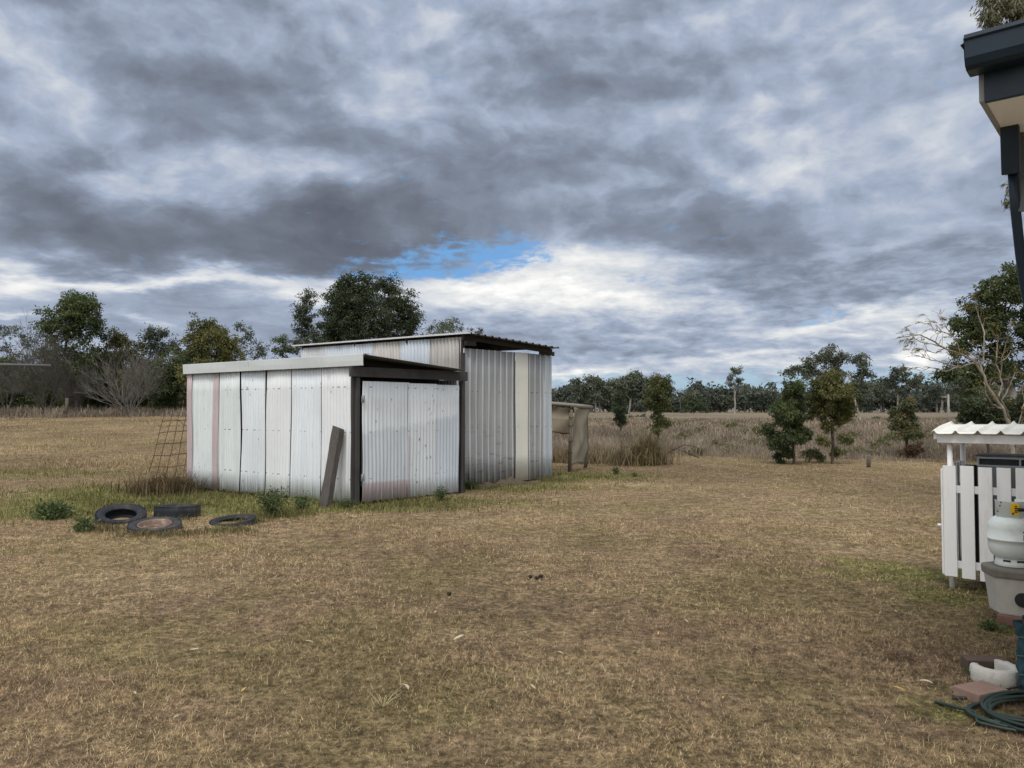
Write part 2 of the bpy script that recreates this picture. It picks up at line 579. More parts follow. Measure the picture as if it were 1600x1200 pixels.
def leaf_mat(name, c0, c1, c2=None, trans=0.25):
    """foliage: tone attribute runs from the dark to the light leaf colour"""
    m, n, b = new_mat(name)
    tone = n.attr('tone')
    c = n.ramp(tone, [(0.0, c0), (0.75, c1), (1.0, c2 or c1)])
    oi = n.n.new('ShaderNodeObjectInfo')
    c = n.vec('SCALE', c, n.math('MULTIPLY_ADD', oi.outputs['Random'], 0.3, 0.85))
    n.l.new(c, b.inputs['Base Color'])
    b.inputs['Roughness'].default_value = 0.55
    b.inputs['Specular IOR Level'].default_value = 0.3
    tr = n.n.new('ShaderNodeBsdfTranslucent'); n.l.new(c, tr.inputs['Color'])
    mx = n.n.new('ShaderNodeMixShader'); mx.inputs[0].default_value = trans
    out = n.n['Material Output']
    n.l.new(b.outputs[0], mx.inputs[1]); n.l.new(tr.outputs[0], mx.inputs[2]); n.l.new(mx.outputs[0], out.inputs['Surface'])
    return m


def bark_mat(name, pale, dark, scale=4.0):
    m, n, b = new_mat(name)
    g = n.coord()
    f = n.noise(n.vec('MULTIPLY', g, (1, 1, 0.35)), scale, 6, 0.65)
    n.l.new(n.ramp(f, [(0.35, dark), (0.62, pale)]), b.inputs['Base Color'])
    b.inputs['Roughness'].default_value = 0.9
    b.inputs['Specular IOR Level'].default_value = 0.15
    bump(n, b, f, 0.5, 0.02)
    return m

# ------------------------------------------------------------------ ground and grass
GREEN = []          # (x, y, rx, ry, amount): where the lawn is still green


def green_at(px, py, rx, ry, amt):
    p = G(px, py); GREEN.append((p.x, p.y, rx, ry, amt))


green_at(210, 770, 2.2, 1.5, 0.95); green_at(330, 790, 2.2, 1.2, 0.9); green_at(440, 792, 1.2, 0.9, 0.8)
green_at(70, 800, 2.0, 1.3, 0.6); green_at(700, 782, 1.6, 0.5, 0.7); green_at(610, 795, 1.4, 0.45, 0.6)
green_at(800, 762, 1.6, 0.9, 0.7); green_at(900, 745, 1.6, 1.2, 0.65); green_at(40, 740, 3.0, 1.5, 0.45)
green_at(1440, 900, 0.8, 0.8, 0.5); green_at(1500, 935, 0.5, 0.4, 0.55); green_at(1350, 880, 0.8, 0.7, 0.35)
green_at(1520, 1120, 0.5, 0.35, 0.6); green_at(960, 740, 1.5, 0.8, 0.4); green_at(1575, 985, 0.2, 0.2, 0.8)
green_at(800, 1120, 0.9, 0.7, 0.22); green_at(150, 690, 9.0, 5.0, 0.30); green_at(20, 670, 14.0, 12.0, 0.28)
green_at(930, 960, 1.6, 1.6, 0.15)
MOWN_EDGE = 23.0     # where the mown lawn stops and the rank paddock grass begins (right-hand side)


def lawn_colour(n, co):
    """dry couch lawn: straw, brown thatch and olive, still green where water runs off"""
    a = n.noise(co, 0.35, 5, 0.6)
    b = n.noise(co, 1.7, 5, 0.6)
    c = n.noise(co, 7.0, 4, 0.6)
    base = n.ramp(n.math('ADD', n.math('MULTIPLY', a, 0.5), n.math('MULTIPLY', b, 0.5)), [
        (0.36, (0.190, 0.132, 0.086)), (0.45, (0.250, 0.181, 0.114)), (0.55, (0.283, 0.211, 0.124)), (0.66, (0.37, 0.288, 0.18))])
    ol = n.mrange(n.math('ADD', n.noise(n.vec('ADD', co, (11, 5, 0)), 0.55, 5, 0.65), n.math('MULTIPLY', c, 0.22)), 0.56, 0.74)
    base = n.mix(n.math('MULTIPLY', ol, 0.6), base, (0.195, 0.162, 0.075))
    x, y, z = n.sep(co)
    acc = n.math('MULTIPLY', x, 0.0)
    for gx, gy, rx, ry, am in GREEN:
        d = n.vec('MULTIPLY', n.vec('SUBTRACT', n.comb(x, y, 0.0), (gx, gy, 0)), (1 / rx, 1 / ry, 0))
        acc = n.math('MULTIPLY_ADD', n.math('POWER', 0.36788, n.vec('DOT_PRODUCT', d, d)), am, acc)
    acc = n.math('ADD', acc, n.math('MULTIPLY_ADD', b, 1.3, -0.65))
    gm = n.mrange(n.math('ADD', acc, n.math('MULTIPLY_ADD', c, 0.5, -0.25)), 0.22, 0.75)
    base = n.mix(n.math('MULTIPLY', gm, 0.85), base, n.mix(c, (0.135, 0.145, 0.042), (0.215, 0.205, 0.072)))
    # worn brown earth in scuffed spots
    bare = n.mrange(n.noise(n.vec('ADD', co, (3, 31, 0)), 1.1, 6, 0.7), 0.62, 0.72)
    base = n.mix(n.math('MULTIPLY', bare, 0.35), base, (0.165, 0.115, 0.074))
    wide = n.noise(n.vec('ADD', n.vec('MULTIPLY', co, (1, 0.7, 1)), (40, 7, 0)), 0.16, 4, 0.55)
    mid = n.noise(n.vec('ADD', co, (4, 70, 0)), 0.9, 4, 0.6)
    base = n.vec('SCALE', base, n.math('ADD', n.mrange(wide, 0.34, 0.66, 0.86, 1.20), n.math('MULTIPLY_ADD', mid, 0.4, -0.16)))
    # matted thatch: dark hollows and bleached tufts a few centimetres across
    t1 = n.noise(n.vec('ADD', co, (17, 3, 0)), 24.0, 4, 0.68)
    t2 = n.noise(n.vec('ADD', co, (1, 23, 0)), 6.0, 4, 0.65)
    base = n.vec('SCALE', base, n.math('MULTIPLY', n.mrange(t1, 0.33, 0.67, 0.52, 1.55), n.mrange(t2, 0.35, 0.66, 0.74, 1.27)))
    return base, c


def ground_mat():
    m, n, b = new_mat('dry_lawn')
    co = n.coord()
    base, c = lawn_colour(n, co)
    f = n.noise(co, 60.0, 4, 0.7)
    f2 = n.noise(n.vec('MULTIPLY', co, (22, 22, 22)), 1.0, 5, 0.7)
    k = n.math('ADD', n.math('MULTIPLY_ADD', f, 1.1, 0.22), n.math('MULTIPLY_ADD', f2, 1.0, -0.5))
    base = n.vec('SCALE', base, k)
    # rank paddock beyond the lawn is greyer
    x, y, z = n.sep(co)
    padd = n.mrange(y, 90.0, 150.0)
    g = n.noise(n.vec('MULTIPLY', co, (0.03, 0.15, 1)), 1.0, 5, 0.6)
    base = n.mix(padd, base, n.ramp(g, [(0.35, (0.115, 0.098, 0.076)), (0.5, (0.175, 0.146, 0.105)), (0.62, (0.27, 0.22, 0.145))]))
    n.l.new(base, b.inputs['Base Color'])
    b.inputs['Roughness'].default_value = 0.95
    b.inputs['Specular IOR Level'].default_value = 0.1
    bump(n, b, n.math('ADD', f, n.math('MULTIPLY', c, 1.5)), 0.9, 0.03)
    return m


def build_ground():
    xs = np.unique(np.concatenate([np.linspace(-40, 40, 161), np.sign(np.linspace(-1, 1, 81)) * (40 + 4000 * np.abs(np.linspace(-1, 1, 81)) ** 2.5)]))
    ys = np.unique(np.concatenate([np.linspace(-12, 60, 145), np.linspace(60, 130, 36), 130 + 6000 * np.linspace(0, 1, 40) ** 2.5, [-400, -120, -40]]))
    X, Y = np.meshgrid(xs, ys, indexing='ij')
    Z = terrain(X, Y)
    v = np.stack([X, Y, Z], -1).reshape(-1, 3)
    ny = len(ys)
    i, j = np.meshgrid(np.arange(len(xs) - 1), np.arange(ny - 1), indexing='ij')
    a = (i * ny + j).ravel()
    f = np.stack([a, a + ny, a + ny + 1, a + 1], 1).ravel()
    me = mesh_np('ground', v, f, 4, smooth_=True)
    o = link('ground', me, ground_mat())
    tag(o, 'dry brown mown lawn running out to the open paddock', None, None, 'structure')


build_ground()


def blades(name, pts, h, wdt, lean, rng, tone=None, segs=1, curl=0.0, az=None):
    """a mesh of thin blades rooted at pts; segs 1 = one triangle, 2 = a bent blade"""
    n = len(pts)
    a = rng.uniform(0, 2 * np.pi, n) if az is None else az
    out = np.stack([np.cos(a), np.sin(a), np.zeros(n)], 1)
    b = a + np.pi / 2 + rng.normal(0, 0.5, n)
    side = np.stack([np.cos(b), np.sin(b), np.zeros(n)], 1)
    up = np.array([0, 0, 1.0])
    tip = pts + out * (h * np.sin(lean))[:, None] + up * (h * np.cos(lean))[:, None]
    w_ = (wdt / 2)[:, None]
    t = rng.uniform(0, 1, n) if tone is None else tone
    if segs == 1:
        v = np.stack([pts - side * w_, pts + side * w_, tip], 1).reshape(-1, 3)
        f = np.arange(3 * n)
        return mesh_np(name, v, f, 3, {'tone': np.repeat(t, 3)})
    mid = pts + out * (h * 0.55 * np.sin(lean * 0.5))[:, None] + up * (h * 0.55 * np.cos(lean * 0.5))[:, None]
    tip = mid + out * (h * 0.5 * np.sin(lean * 1.5 + curl))[:, None] + up * (h * 0.5 * np.cos(lean * 1.5 + curl))[:, None]
    v = np.stack([pts - side * w_, pts + side * w_, mid + side * w_ * 0.75, mid - side * w_ * 0.75, tip + side * w_ * 0.12, tip - side * w_ * 0.12], 1).reshape(-1, 3)
    k = np.arange(n)[:, None] * 6
    f = np.concatenate([k + np.array([[0, 1, 2, 3]]), k + np.array([[3, 2, 4, 5]])], 1).ravel()
    return mesh_np(name, v, f, 4, {'tone': np.repeat(t, 6)})


def grass_mat(name, lawn=True, stops=None, k0=0.55, k1=1.35, trans=0.2):
    m, n, b = new_mat(name)
    tone = n.attr('tone')
    if lawn:
        base, c = lawn_colour(n, n.vec('MULTIPLY', n.coord(), (1, 1, 0)))
        base = n.mix(n.mrange(tone, 0.80, 1.0, 0.0, 0.8), base, (0.44, 0.36, 0.22))
    else:
        base = n.ramp(tone, stops)
        pn = n.noise(n.vec('MULTIPLY', n.coord(), (1, 0.6, 0)), 0.30, 5, 0.65)
        base = n.vec('SCALE', base, n.mrange(pn, 0.33, 0.67, 0.50, 1.45))
    base = n.vec('SCALE', base, n.math('MULTIPLY_ADD', tone, k1 - k0, k0))
    n.l.new(base, b.inputs['Base Color'])
    b.inputs['Roughness'].default_value = 0.8
    b.inputs['Specular IOR Level'].default_value = 0.15
    tr = n.n.new('ShaderNodeBsdfTranslucent'); n.l.new(base, tr.inputs['Color'])
    mx = n.n.new('ShaderNodeMixShader'); mx.inputs[0].default_value = trans
    n.l.new(b.outputs[0], mx.inputs[1]); n.l.new(tr.outputs[0], mx.inputs[2])
    n.l.new(mx.outputs[0], n.n['Material Output'].inputs['Surface'])
    return m


def scatter(rng, n, y0, y1, left=-0.78, right=0.78, power=1.0):
    """points between two depths inside a wedge wider than the view"""
    u = rng.uniform(0, 1, n)
    y = np.sqrt(y0 * y0 + u * (y1 * y1 - y0 * y0)) if power == 1.0 else y0 * (y1 / y0) ** u
    x = y * rng.uniform(left, right, n)
    return x, y


def build_lawn():
    rng = np.random.default_rng(5)
    P_, H_, W_, L_ = [], [], [], []
    for y0, y1, n, h0, h1, wd in ((2.6, 6.0, 560000, 0.012, 0.038, 0.0030), (6.0, 11.0, 400000, 0.015, 0.042, 0.0048), (11.0, 24.0, 280000, 0.016, 0.045, 0.0085)):
        x, y = scatter(rng, n, y0, y1)
        patch = np.sin(x * 1.3 + 2 * np.sin(y * 0.7)) * np.sin(y * 1.1 + 1.5 * np.sin(x * 0.9 + 1))
        patch2 = np.sin(x * 5.1 + np.sin(y * 3.7)) * np.sin(y * 6.3 + 1.7 * np.sin(x * 4.2))
        keep = (patch2 * 0.7 + rng.normal(0, 0.6, n) > -0.8) & ((np.sin(x * 3.1 + 1.3 * np.sin(y * 2.3)) * np.sin(y * 2.7 + np.sin(x * 1.9)) + rng.normal(0, 0.7, n)) > -0.9)
        x, y, patch = x[keep], y[keep], patch[keep]; n = len(x)
        P_.append(np.stack([x, y, terrain(x, y) - 0.003], 1))
        H_.append(rng.uniform(h0, h1, n) * rng.choice([1, 1, 1, 1.5], n) * (1 + 0.25 * patch)); W_.append(np.full(n, wd) * rng.uniform(0.6, 1.3, n))
        L_.append(np.clip(rng.normal(1.12, 0.34, n), 0.05, 1.55))
    p = np.concatenate(P_)
    me = blades('lawn_grass', p, np.concatenate(H_), np.concatenate(W_), np.concatenate(L_), rng)
    o = link('lawn_grass', me, grass_mat('lawn_blades', k0=0.42, k1=1.85))
    tag(o, 'short dry mown grass covering the yard', 'grass', None, 'stuff')


build_lawn()


def outside_sheds(x, y):
    return ~((x > -8.2) & (x < 1.5) & (y > 12) & (y < 24) & (y > 12.2 + 0.2 * np.abs(x)))


def build_paddock():
    """rank dry grass beyond the mown edge"""
    rng = np.random.default_rng(9)
    mats = grass_mat('paddock_blades', False, [(0.0, (0.095, 0.078, 0.060)), (0.35, (0.190, 0.160, 0.130)), (0.7, (0.28, 0.238, 0.188)), (0.9, (0.42, 0.345, 0.245)), (1.0, (0.17, 0.155, 0.08))], 0.8, 1.15)
    P_, H_, W_, L_, T_ = [], [], [], [], []
    for y0, y1, n, wd, hh in ((22.0, 34, 90000, 0.010, 0.36), (34, 60, 70000, 0.022, 0.36), (60, 130, 50000, 0.055, 0.36)):
        x, y = scatter(rng, n, y0, y1, 0.03, 0.82)
        edge = MOWN_EDGE - 0.6 + 0.8 * np.sin(x * 0.8) + 0.5 * np.sin(x * 2.1 + 1) + rng.normal(0, 0.35, len(x)) + 4.0 * smooth(10, 0, x - 3)
        clump = np.sin(x * 1.3 + 2 * np.sin(y * 0.6)) * np.sin(y * 1.1 + 1.7 * np.sin(x * 0.5))
        keep = (y > edge) & outside_sheds(x, y) & (clump + rng.normal(0, 0.7, len(x)) > -0.5)
        x, y, clump = x[keep], y[keep], clump[keep]; k = len(x)
        fade = smooth(0, 3.0, y - (MOWN_EDGE - 0.6)) * 0.55 + 0.45
        tall = 1.0 + 0.75 * np.exp(-(((x - 4.2) / 2.2) ** 2 + ((y - 26.5) / 2.6) ** 2))
        P_.append(np.stack([x, y, terrain(x, y) - 0.02], 1))
        tus = np.sin(x * 3.3 + 1.7 * np.sin(y * 1.9)) * np.sin(y * 2.9 + 1.3 * np.sin(x * 2.1)) + 0.6 * np.sin(x * 0.9 + y * 0.5)
        H_.append(hh * rng.uniform(0.4, 1.25, k) * np.clip(1 + 0.45 * clump + 0.45 * tus, 0.3, 2.2) * fade * tall); W_.append(np.full(k, wd) * rng.uniform(0.6, 1.4, k))
        L_.append(np.clip(rng.normal(0.42, 0.28, k), 0.02, 1.3))
        pale = np.exp(-(((x - 4.2) / 2.6) ** 2 + ((y - 26.5) / 3.0) ** 2))
        T_.append(np.clip(rng.beta(2.2, 2.2, k) * 0.8 + 0.1 * clump + 0.12 * tus + 0.28 * pale + (rng.uniform(0, 1, k) > 0.93) * 0.3, 0, 1))
    me = blades('paddock_grass', np.concatenate(P_), np.concatenate(H_), np.concatenate(W_), np.concatenate(L_), rng, np.concatenate(T_), 2, 0.4)
    tag(link('paddock_grass', me, mats), 'tall rank dry grass filling the paddock beyond the lawn', 'grass', None, 'stuff')
    # the strip of standing grass under the left-hand trees
    P_, H_ = [], []
    n = 42000
    x = rng.uniform(-75, 6, n); y = rng.uniform(72, 100, n) + 1.0 * np.sin(x * 0.3)
    p = np.stack([x, y, terrain(x, y) - 0.02], 1)
    h = rng.uniform(0.35, 1.0, n) * (0.9 + 0.4 * np.sin(x * 0.45) * np.sin(y * 0.8)) * (0.45 + 0.55 * smooth(72, 76, y))
    me = blades('field_edge_grass', p, h, rng.uniform(0.03, 0.08, n), np.clip(rng.normal(0.3, 0.25, n), 0, 1.2), rng, rng.beta(2, 2, n) * 0.9, 2, 0.3)
    tag(link('field_edge_grass', me, mats), 'tall straw grass along the foot of the trees behind the mown field', 'grass', None, 'stuff')
    # mown field on the left, rough with tussocks
    n = 60000
    x, y = scatter(rng, n, 20, 74, -0.85, 0.02, 2)
    k = outside_sheds(x, y); x, y = x[k], y[k]; n = len(x)
    p = np.stack([x, y, terrain(x, y) - 0.01], 1)
    h = rng.uniform(0.03, 0.10, n) * (1 + 0.9 * np.clip(np.sin(x * 0.7 + np.sin(y * .3)) * np.sin(y * 0.5), 0, 1))
    me = blades('field_grass', p, h, 0.0009 * y * rng.uniform(0.6, 1.4, n), np.clip(rng.normal(0.7, 0.35, n), 0, 1.4), rng)
    tag(link('field_grass', me, grass_mat('field_blades', k0=0.65, k1=1.35)), 'short rough grass of the mown field left of the sheds', 'grass', None, 'stuff')
    # green grass round the tyres and along the sheds
    P_ = []
    for gx, gy, rx, ry, am in GREEN[:9]:
        if am < 0.4: continue
        n = int(2300 * rx * ry * am) + 400
        P_.append(np.stack([rng.normal(gx, rx * 0.62, n), rng.normal(gy, ry * 0.62, n)], 1))
    q = np.concatenate(P_)
    cl = np.sin(q[:, 0] * 4.1 + np.sin(q[:, 1] * 3)) * np.sin(q[:, 1] * 4.7 + 1)
    q = q[cl + rng.normal(0, 0.6, len(q)) > -0.2]
    n = len(q)
    p = np.stack([q[:, 0], q[:, 1], terrain(q[:, 0], q[:, 1]) - 0.005], 1)
    h = rng.uniform(0.04, 0.13, n) * (0.7 + 0.5 * rng.uniform(0, 1, n))
    gm = grass_mat('green_blades', False, [(0.0, (0.075, 0.085, 0.028)), (0.45, (0.135, 0.150, 0.045)), (0.75, (0.21, 0.205, 0.075)), (1.0, (0.32, 0.265, 0.15))], 0.8, 1.1)
    me = blades('green_grass', p, h, rng.uniform(0.006, 0.012, n), np.clip(rng.normal(0.6, 0.35, n), 0, 1.4), rng, None, 2, 0.3)
    tag(link('green_grass', me, gm), 'greener unmown grass round the tyres and along the foot of the sheds', 'grass', None, 'stuff')


build_paddock()

# ------------------------------------------------------------------ the two iron sheds
M_WHITE_IRON = iron('white_painted_iron', (0.70, 0.755, 0.815), rust=0.30, worn=(0.50, 0.55, 0.61), worn_amt=0.40, rough=0.6)
M_WHITE_IRON_PALE = iron('pale_painted_iron', (0.74, 0.775, 0.815), rust=0.5, worn=(0.58, 0.61, 0.64), worn_amt=0.35, rough=0.6, seed=3)
M_GREEN_IRON = iron('greenish_painted_iron', (0.68, 0.735, 0.765), rust=0.3, worn=(0.47, 0.51, 0.53), worn_amt=0.5, rough=0.6, seed=5)
M_PINK_IRON = iron('pink_primed_iron', (0.50, 0.42, 0.45), rust=0.2, worn=(0.36, 0.29, 0.31), worn_amt=0.5, rough=0.7, seed=7)
M_GALV = iron('galvanised_iron', (0.44, 0.46, 0.49), rust=0.10, worn=(0.30, 0.32, 0.345), worn_amt=0.45, metal=0.1, rough=0.5, seed=2)
M_GALV_BLUE = iron('bluish_galvanised_iron', (0.47, 0.525, 0.59), rust=0.1, worn=(0.34, 0.38, 0.43), worn_amt=0.45, metal=0.1, rough=0.5, seed=4)
M_GALV_BROWN = iron('brownish_galvanised_iron', (0.43, 0.42, 0.41), rust=0.5, worn=(0.25, 0.235, 0.22), worn_amt=0.55, metal=0.1, rough=0.6, seed=9)


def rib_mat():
    """ribbed sheets: rib contrast is put into the colour, crests lighter than the pans"""
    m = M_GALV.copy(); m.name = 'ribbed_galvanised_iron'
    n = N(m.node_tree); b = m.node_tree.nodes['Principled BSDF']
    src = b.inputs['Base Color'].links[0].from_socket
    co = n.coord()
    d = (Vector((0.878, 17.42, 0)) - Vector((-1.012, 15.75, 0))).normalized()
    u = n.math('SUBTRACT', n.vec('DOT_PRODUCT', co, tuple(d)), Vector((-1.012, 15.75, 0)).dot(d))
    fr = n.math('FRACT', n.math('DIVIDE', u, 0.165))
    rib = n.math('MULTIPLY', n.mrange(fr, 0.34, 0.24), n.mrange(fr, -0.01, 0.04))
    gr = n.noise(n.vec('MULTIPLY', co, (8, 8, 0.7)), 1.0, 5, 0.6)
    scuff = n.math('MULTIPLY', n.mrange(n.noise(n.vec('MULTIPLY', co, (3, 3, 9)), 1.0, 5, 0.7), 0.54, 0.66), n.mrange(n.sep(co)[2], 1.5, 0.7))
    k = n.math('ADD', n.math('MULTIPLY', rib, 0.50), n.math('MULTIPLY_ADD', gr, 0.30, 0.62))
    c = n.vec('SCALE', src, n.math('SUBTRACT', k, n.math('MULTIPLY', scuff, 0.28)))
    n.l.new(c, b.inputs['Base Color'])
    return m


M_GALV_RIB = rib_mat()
M_CREAM = iron('cream_sheet', (0.70, 0.71, 0.67), rust=0.05, worn=(0.5, 0.5, 0.46), worn_amt=0.2, rough=0.6, seed=6)
M_FASCIA = iron('zinc_flashing', (0.58, 0.625, 0.65), rust=0.05, worn=(0.48, 0.52, 0.55), worn_amt=0.25, metal=0.1, rough=0.42, seed=8)
M_DARKROOF = iron('dark_roof_iron', (0.09, 0.09, 0.095), rust=0.3, worn=(0.06, 0.055, 0.05), worn_amt=0.5, rough=0.75, seed=10)
M_OLDWOOD = timber('weathered_timber', (0.090, 0.091, 0.094), (0.028, 0.028, 0.029))
M_OLDBEAM = timber('weathered_beam', (0.090, 0.090, 0.092), (0.028, 0.027, 0.028), axis='X')
M_RAFTER = timber('dark_rafter', (0.05, 0.045, 0.042), (0.02, 0.018, 0.017), axis='X')
M_BLACK = simple('interior_shade_black', (0.02, 0.019, 0.018), 0.9, 0.3)  # near black that paints the shade inside the low shed
M_RUST = simple('rusty_steel', (0.085, 0.050, 0.034), 0.9, 0.4, 12, bmp=0.4)


def door_mat():
    """white wash brushed over old pinkish and bluish sheets; it stops at a slanting line half-way down"""
    m = M_WHITE_IRON.copy(); m.name = 'patched_door_iron'
    n = N(m.node_tree); b = m.node_tree.nodes['Principled BSDF']
    src = b.inputs['Base Color'].links[0].from_socket
    u = n.sep(n.coord())[0]; z = n.sep(n.coord())[2]
    co = n.coord()
    nz = n.noise(n.vec('MULTIPLY', co, (5, 5, 5)), 1.0, 5, 0.65)
    st = n.noise(n.vec('MULTIPLY', co, (26, 26, 1.2)), 1.0, 5, 0.6)
    line = n.math('ADD', n.math('MULTIPLY_ADD', u, 0.13, 1.20), n.math('MULTIPLY_ADD', nz, 0.34, -0.17))
    below = n.mrange(n.math('SUBTRACT', line, z), -0.02, 0.09)
    grey = n.mix(st, (0.30, 0.335, 0.40), (0.47, 0.52, 0.585))
    bluer = n.mix(st, (0.25, 0.315, 0.43), (0.45, 0.52, 0.63))
    lowc = n.mix(n.mrange(u, 1.60, 1.62), grey, bluer)
    mid = n.math('MULTIPLY', n.mrange(u, 1.0, 1.03), n.mrange(u, 1.61, 1.58))
    lowc = n.mix(n.math('MULTIPLY', mid, 0.75), lowc, n.mix(st, (0.42, 0.45, 0.49), (0.62, 0.65, 0.68)))
    c = n.mix(n.math('MULTIPLY', below, n.math('MULTIPLY_ADD', st, 0.7, 0.15)), src, lowc)
    pinkv = n.math('MULTIPLY', n.math('MULTIPLY', n.mrange(u, 0.93, 0.96), n.mrange(u, 1.03, 1.0)), n.mrange(z, 1.15, 1.05))
    pinkl = n.math('MULTIPLY', n.mrange(n.math('ADD', z, n.math('MULTIPLY', nz, 0.08)), 0.42, 0.37), n.mrange(u, 1.05, 0.98))
    pk = n.math('MAXIMUM', n.math('MULTIPLY', pinkv, 0.55), n.math('MULTIPLY', pinkl, 0.9))
    c = n.mix(pk, c, n.mix(st, (0.37, 0.31, 0.36), (0.52, 0.44, 0.47)))
    # chipped black flakes down the middle sheet
    v = n.voronoi(n.vec('MULTIPLY', co, (14, 14, 7)), 1.0)
    fl = n.math('MULTIPLY', n.math('MULTIPLY', n.mrange(v, 0.24, 0.12), n.mrange(n.math('ABSOLUTE', n.math('SUBTRACT', u, 1.28)), 0.34, 0.12)), n.mrange(n.noise(co, 3.0, 3), 0.46, 0.6))
    c = n.mix(fl, c, (0.05, 0.05, 0.055))
    n.l.new(c, b.inputs['Base Color'])
    return m


M_DOOR = door_mat()


def frame2(a, b):
    """origin, along, outward (to the camera's side) for a wall from a to b on the ground"""
    a = Vector((a[0], a[1], 0)); b = Vector((b[0], b[1], 0))
    d = (b - a).normalized(); o = Vector((d.y, -d.x, 0))
    if o.dot(-(a + b) / 2) < 0: o = -o
    return a, d, o, (b - a).length


def corrugated(mb, a, d, o, u0, u1, z0, z1, pitch=0.076, amp=0.009, top=None, lean=0.0, off=0.0, bow=0.0, th=0.0012, profile='sine', nz=6, ragged=0.0, seed=1):
    """a corrugated sheet standing on the ground along d from u0 to u1"""
    R = random.Random(seed)
    rg = [R.uniform(0, ragged) for _ in range(400)]
    n = max(40, int(round((u1 - u0) / pitch * (8 if profile == 'sine' else 40))))

    def fn(s, t, w_):
        u = u0 + (u1 - u0) * s
        ph = (u - u0) / pitch if profile == 'sine' else u / pitch
        if profile == 'sine':
            y = amp * math.sin(2 * math.pi * ph)
        else:
            fr = ph % 1.0
            y = amp * (1.0 if fr < 0.22 else (0.0 if 0.34 < fr < 0.88 else ((0.34 - fr) / 0.12 if fr < 0.5 else (fr - 0.88) / 0.12)))
        zt = z1 if top is None else top(u)
        zb = z0 + rg[int(s * 30)]
        z = zb + (zt - zb) * t
        u += lean * (t - 1.0) + 0.004 * math.sin(t * 7 + u0 * 3)
        y += off + bow * math.sin(math.pi * t) * math.sin(math.pi * s) + (0.012 * math.sin(t * 5 + u0 * 9) * (1 - t) if profile == 'sine' and pitch < 1 else 0.0) + 0.006 * math.sin(u * 4.7 + t * 6.1) + 0.004 * math.sin(u * 11.3 - t * 8.3)
        q = a + d * u + o * (y - w_)
        return Vector((q.x, q.y, z))
    mb.sheet(fn, n, nz, th)
    return mb


# plan corners, measured on the ground
A1, B1, C1 = G(290, 764), G(551, 789), G(719, 771)
A1, B1, C1 = (Vector((p.x, p.y, 0)) for p in (A1, B1, C1))
C2 = Vector((-1.012, 15.75, 0)); D2 = Vector((0.878, 17.42, 0))
aL, dL, oL, LL = frame2(B1, A1)          # long left wall, from the front post back
aF, dF, oF, LF = frame2(B1, C1)          # door front
up = Vector((0, 0, 1))


def at3(p, z): return Vector((p.x, p.y, z))


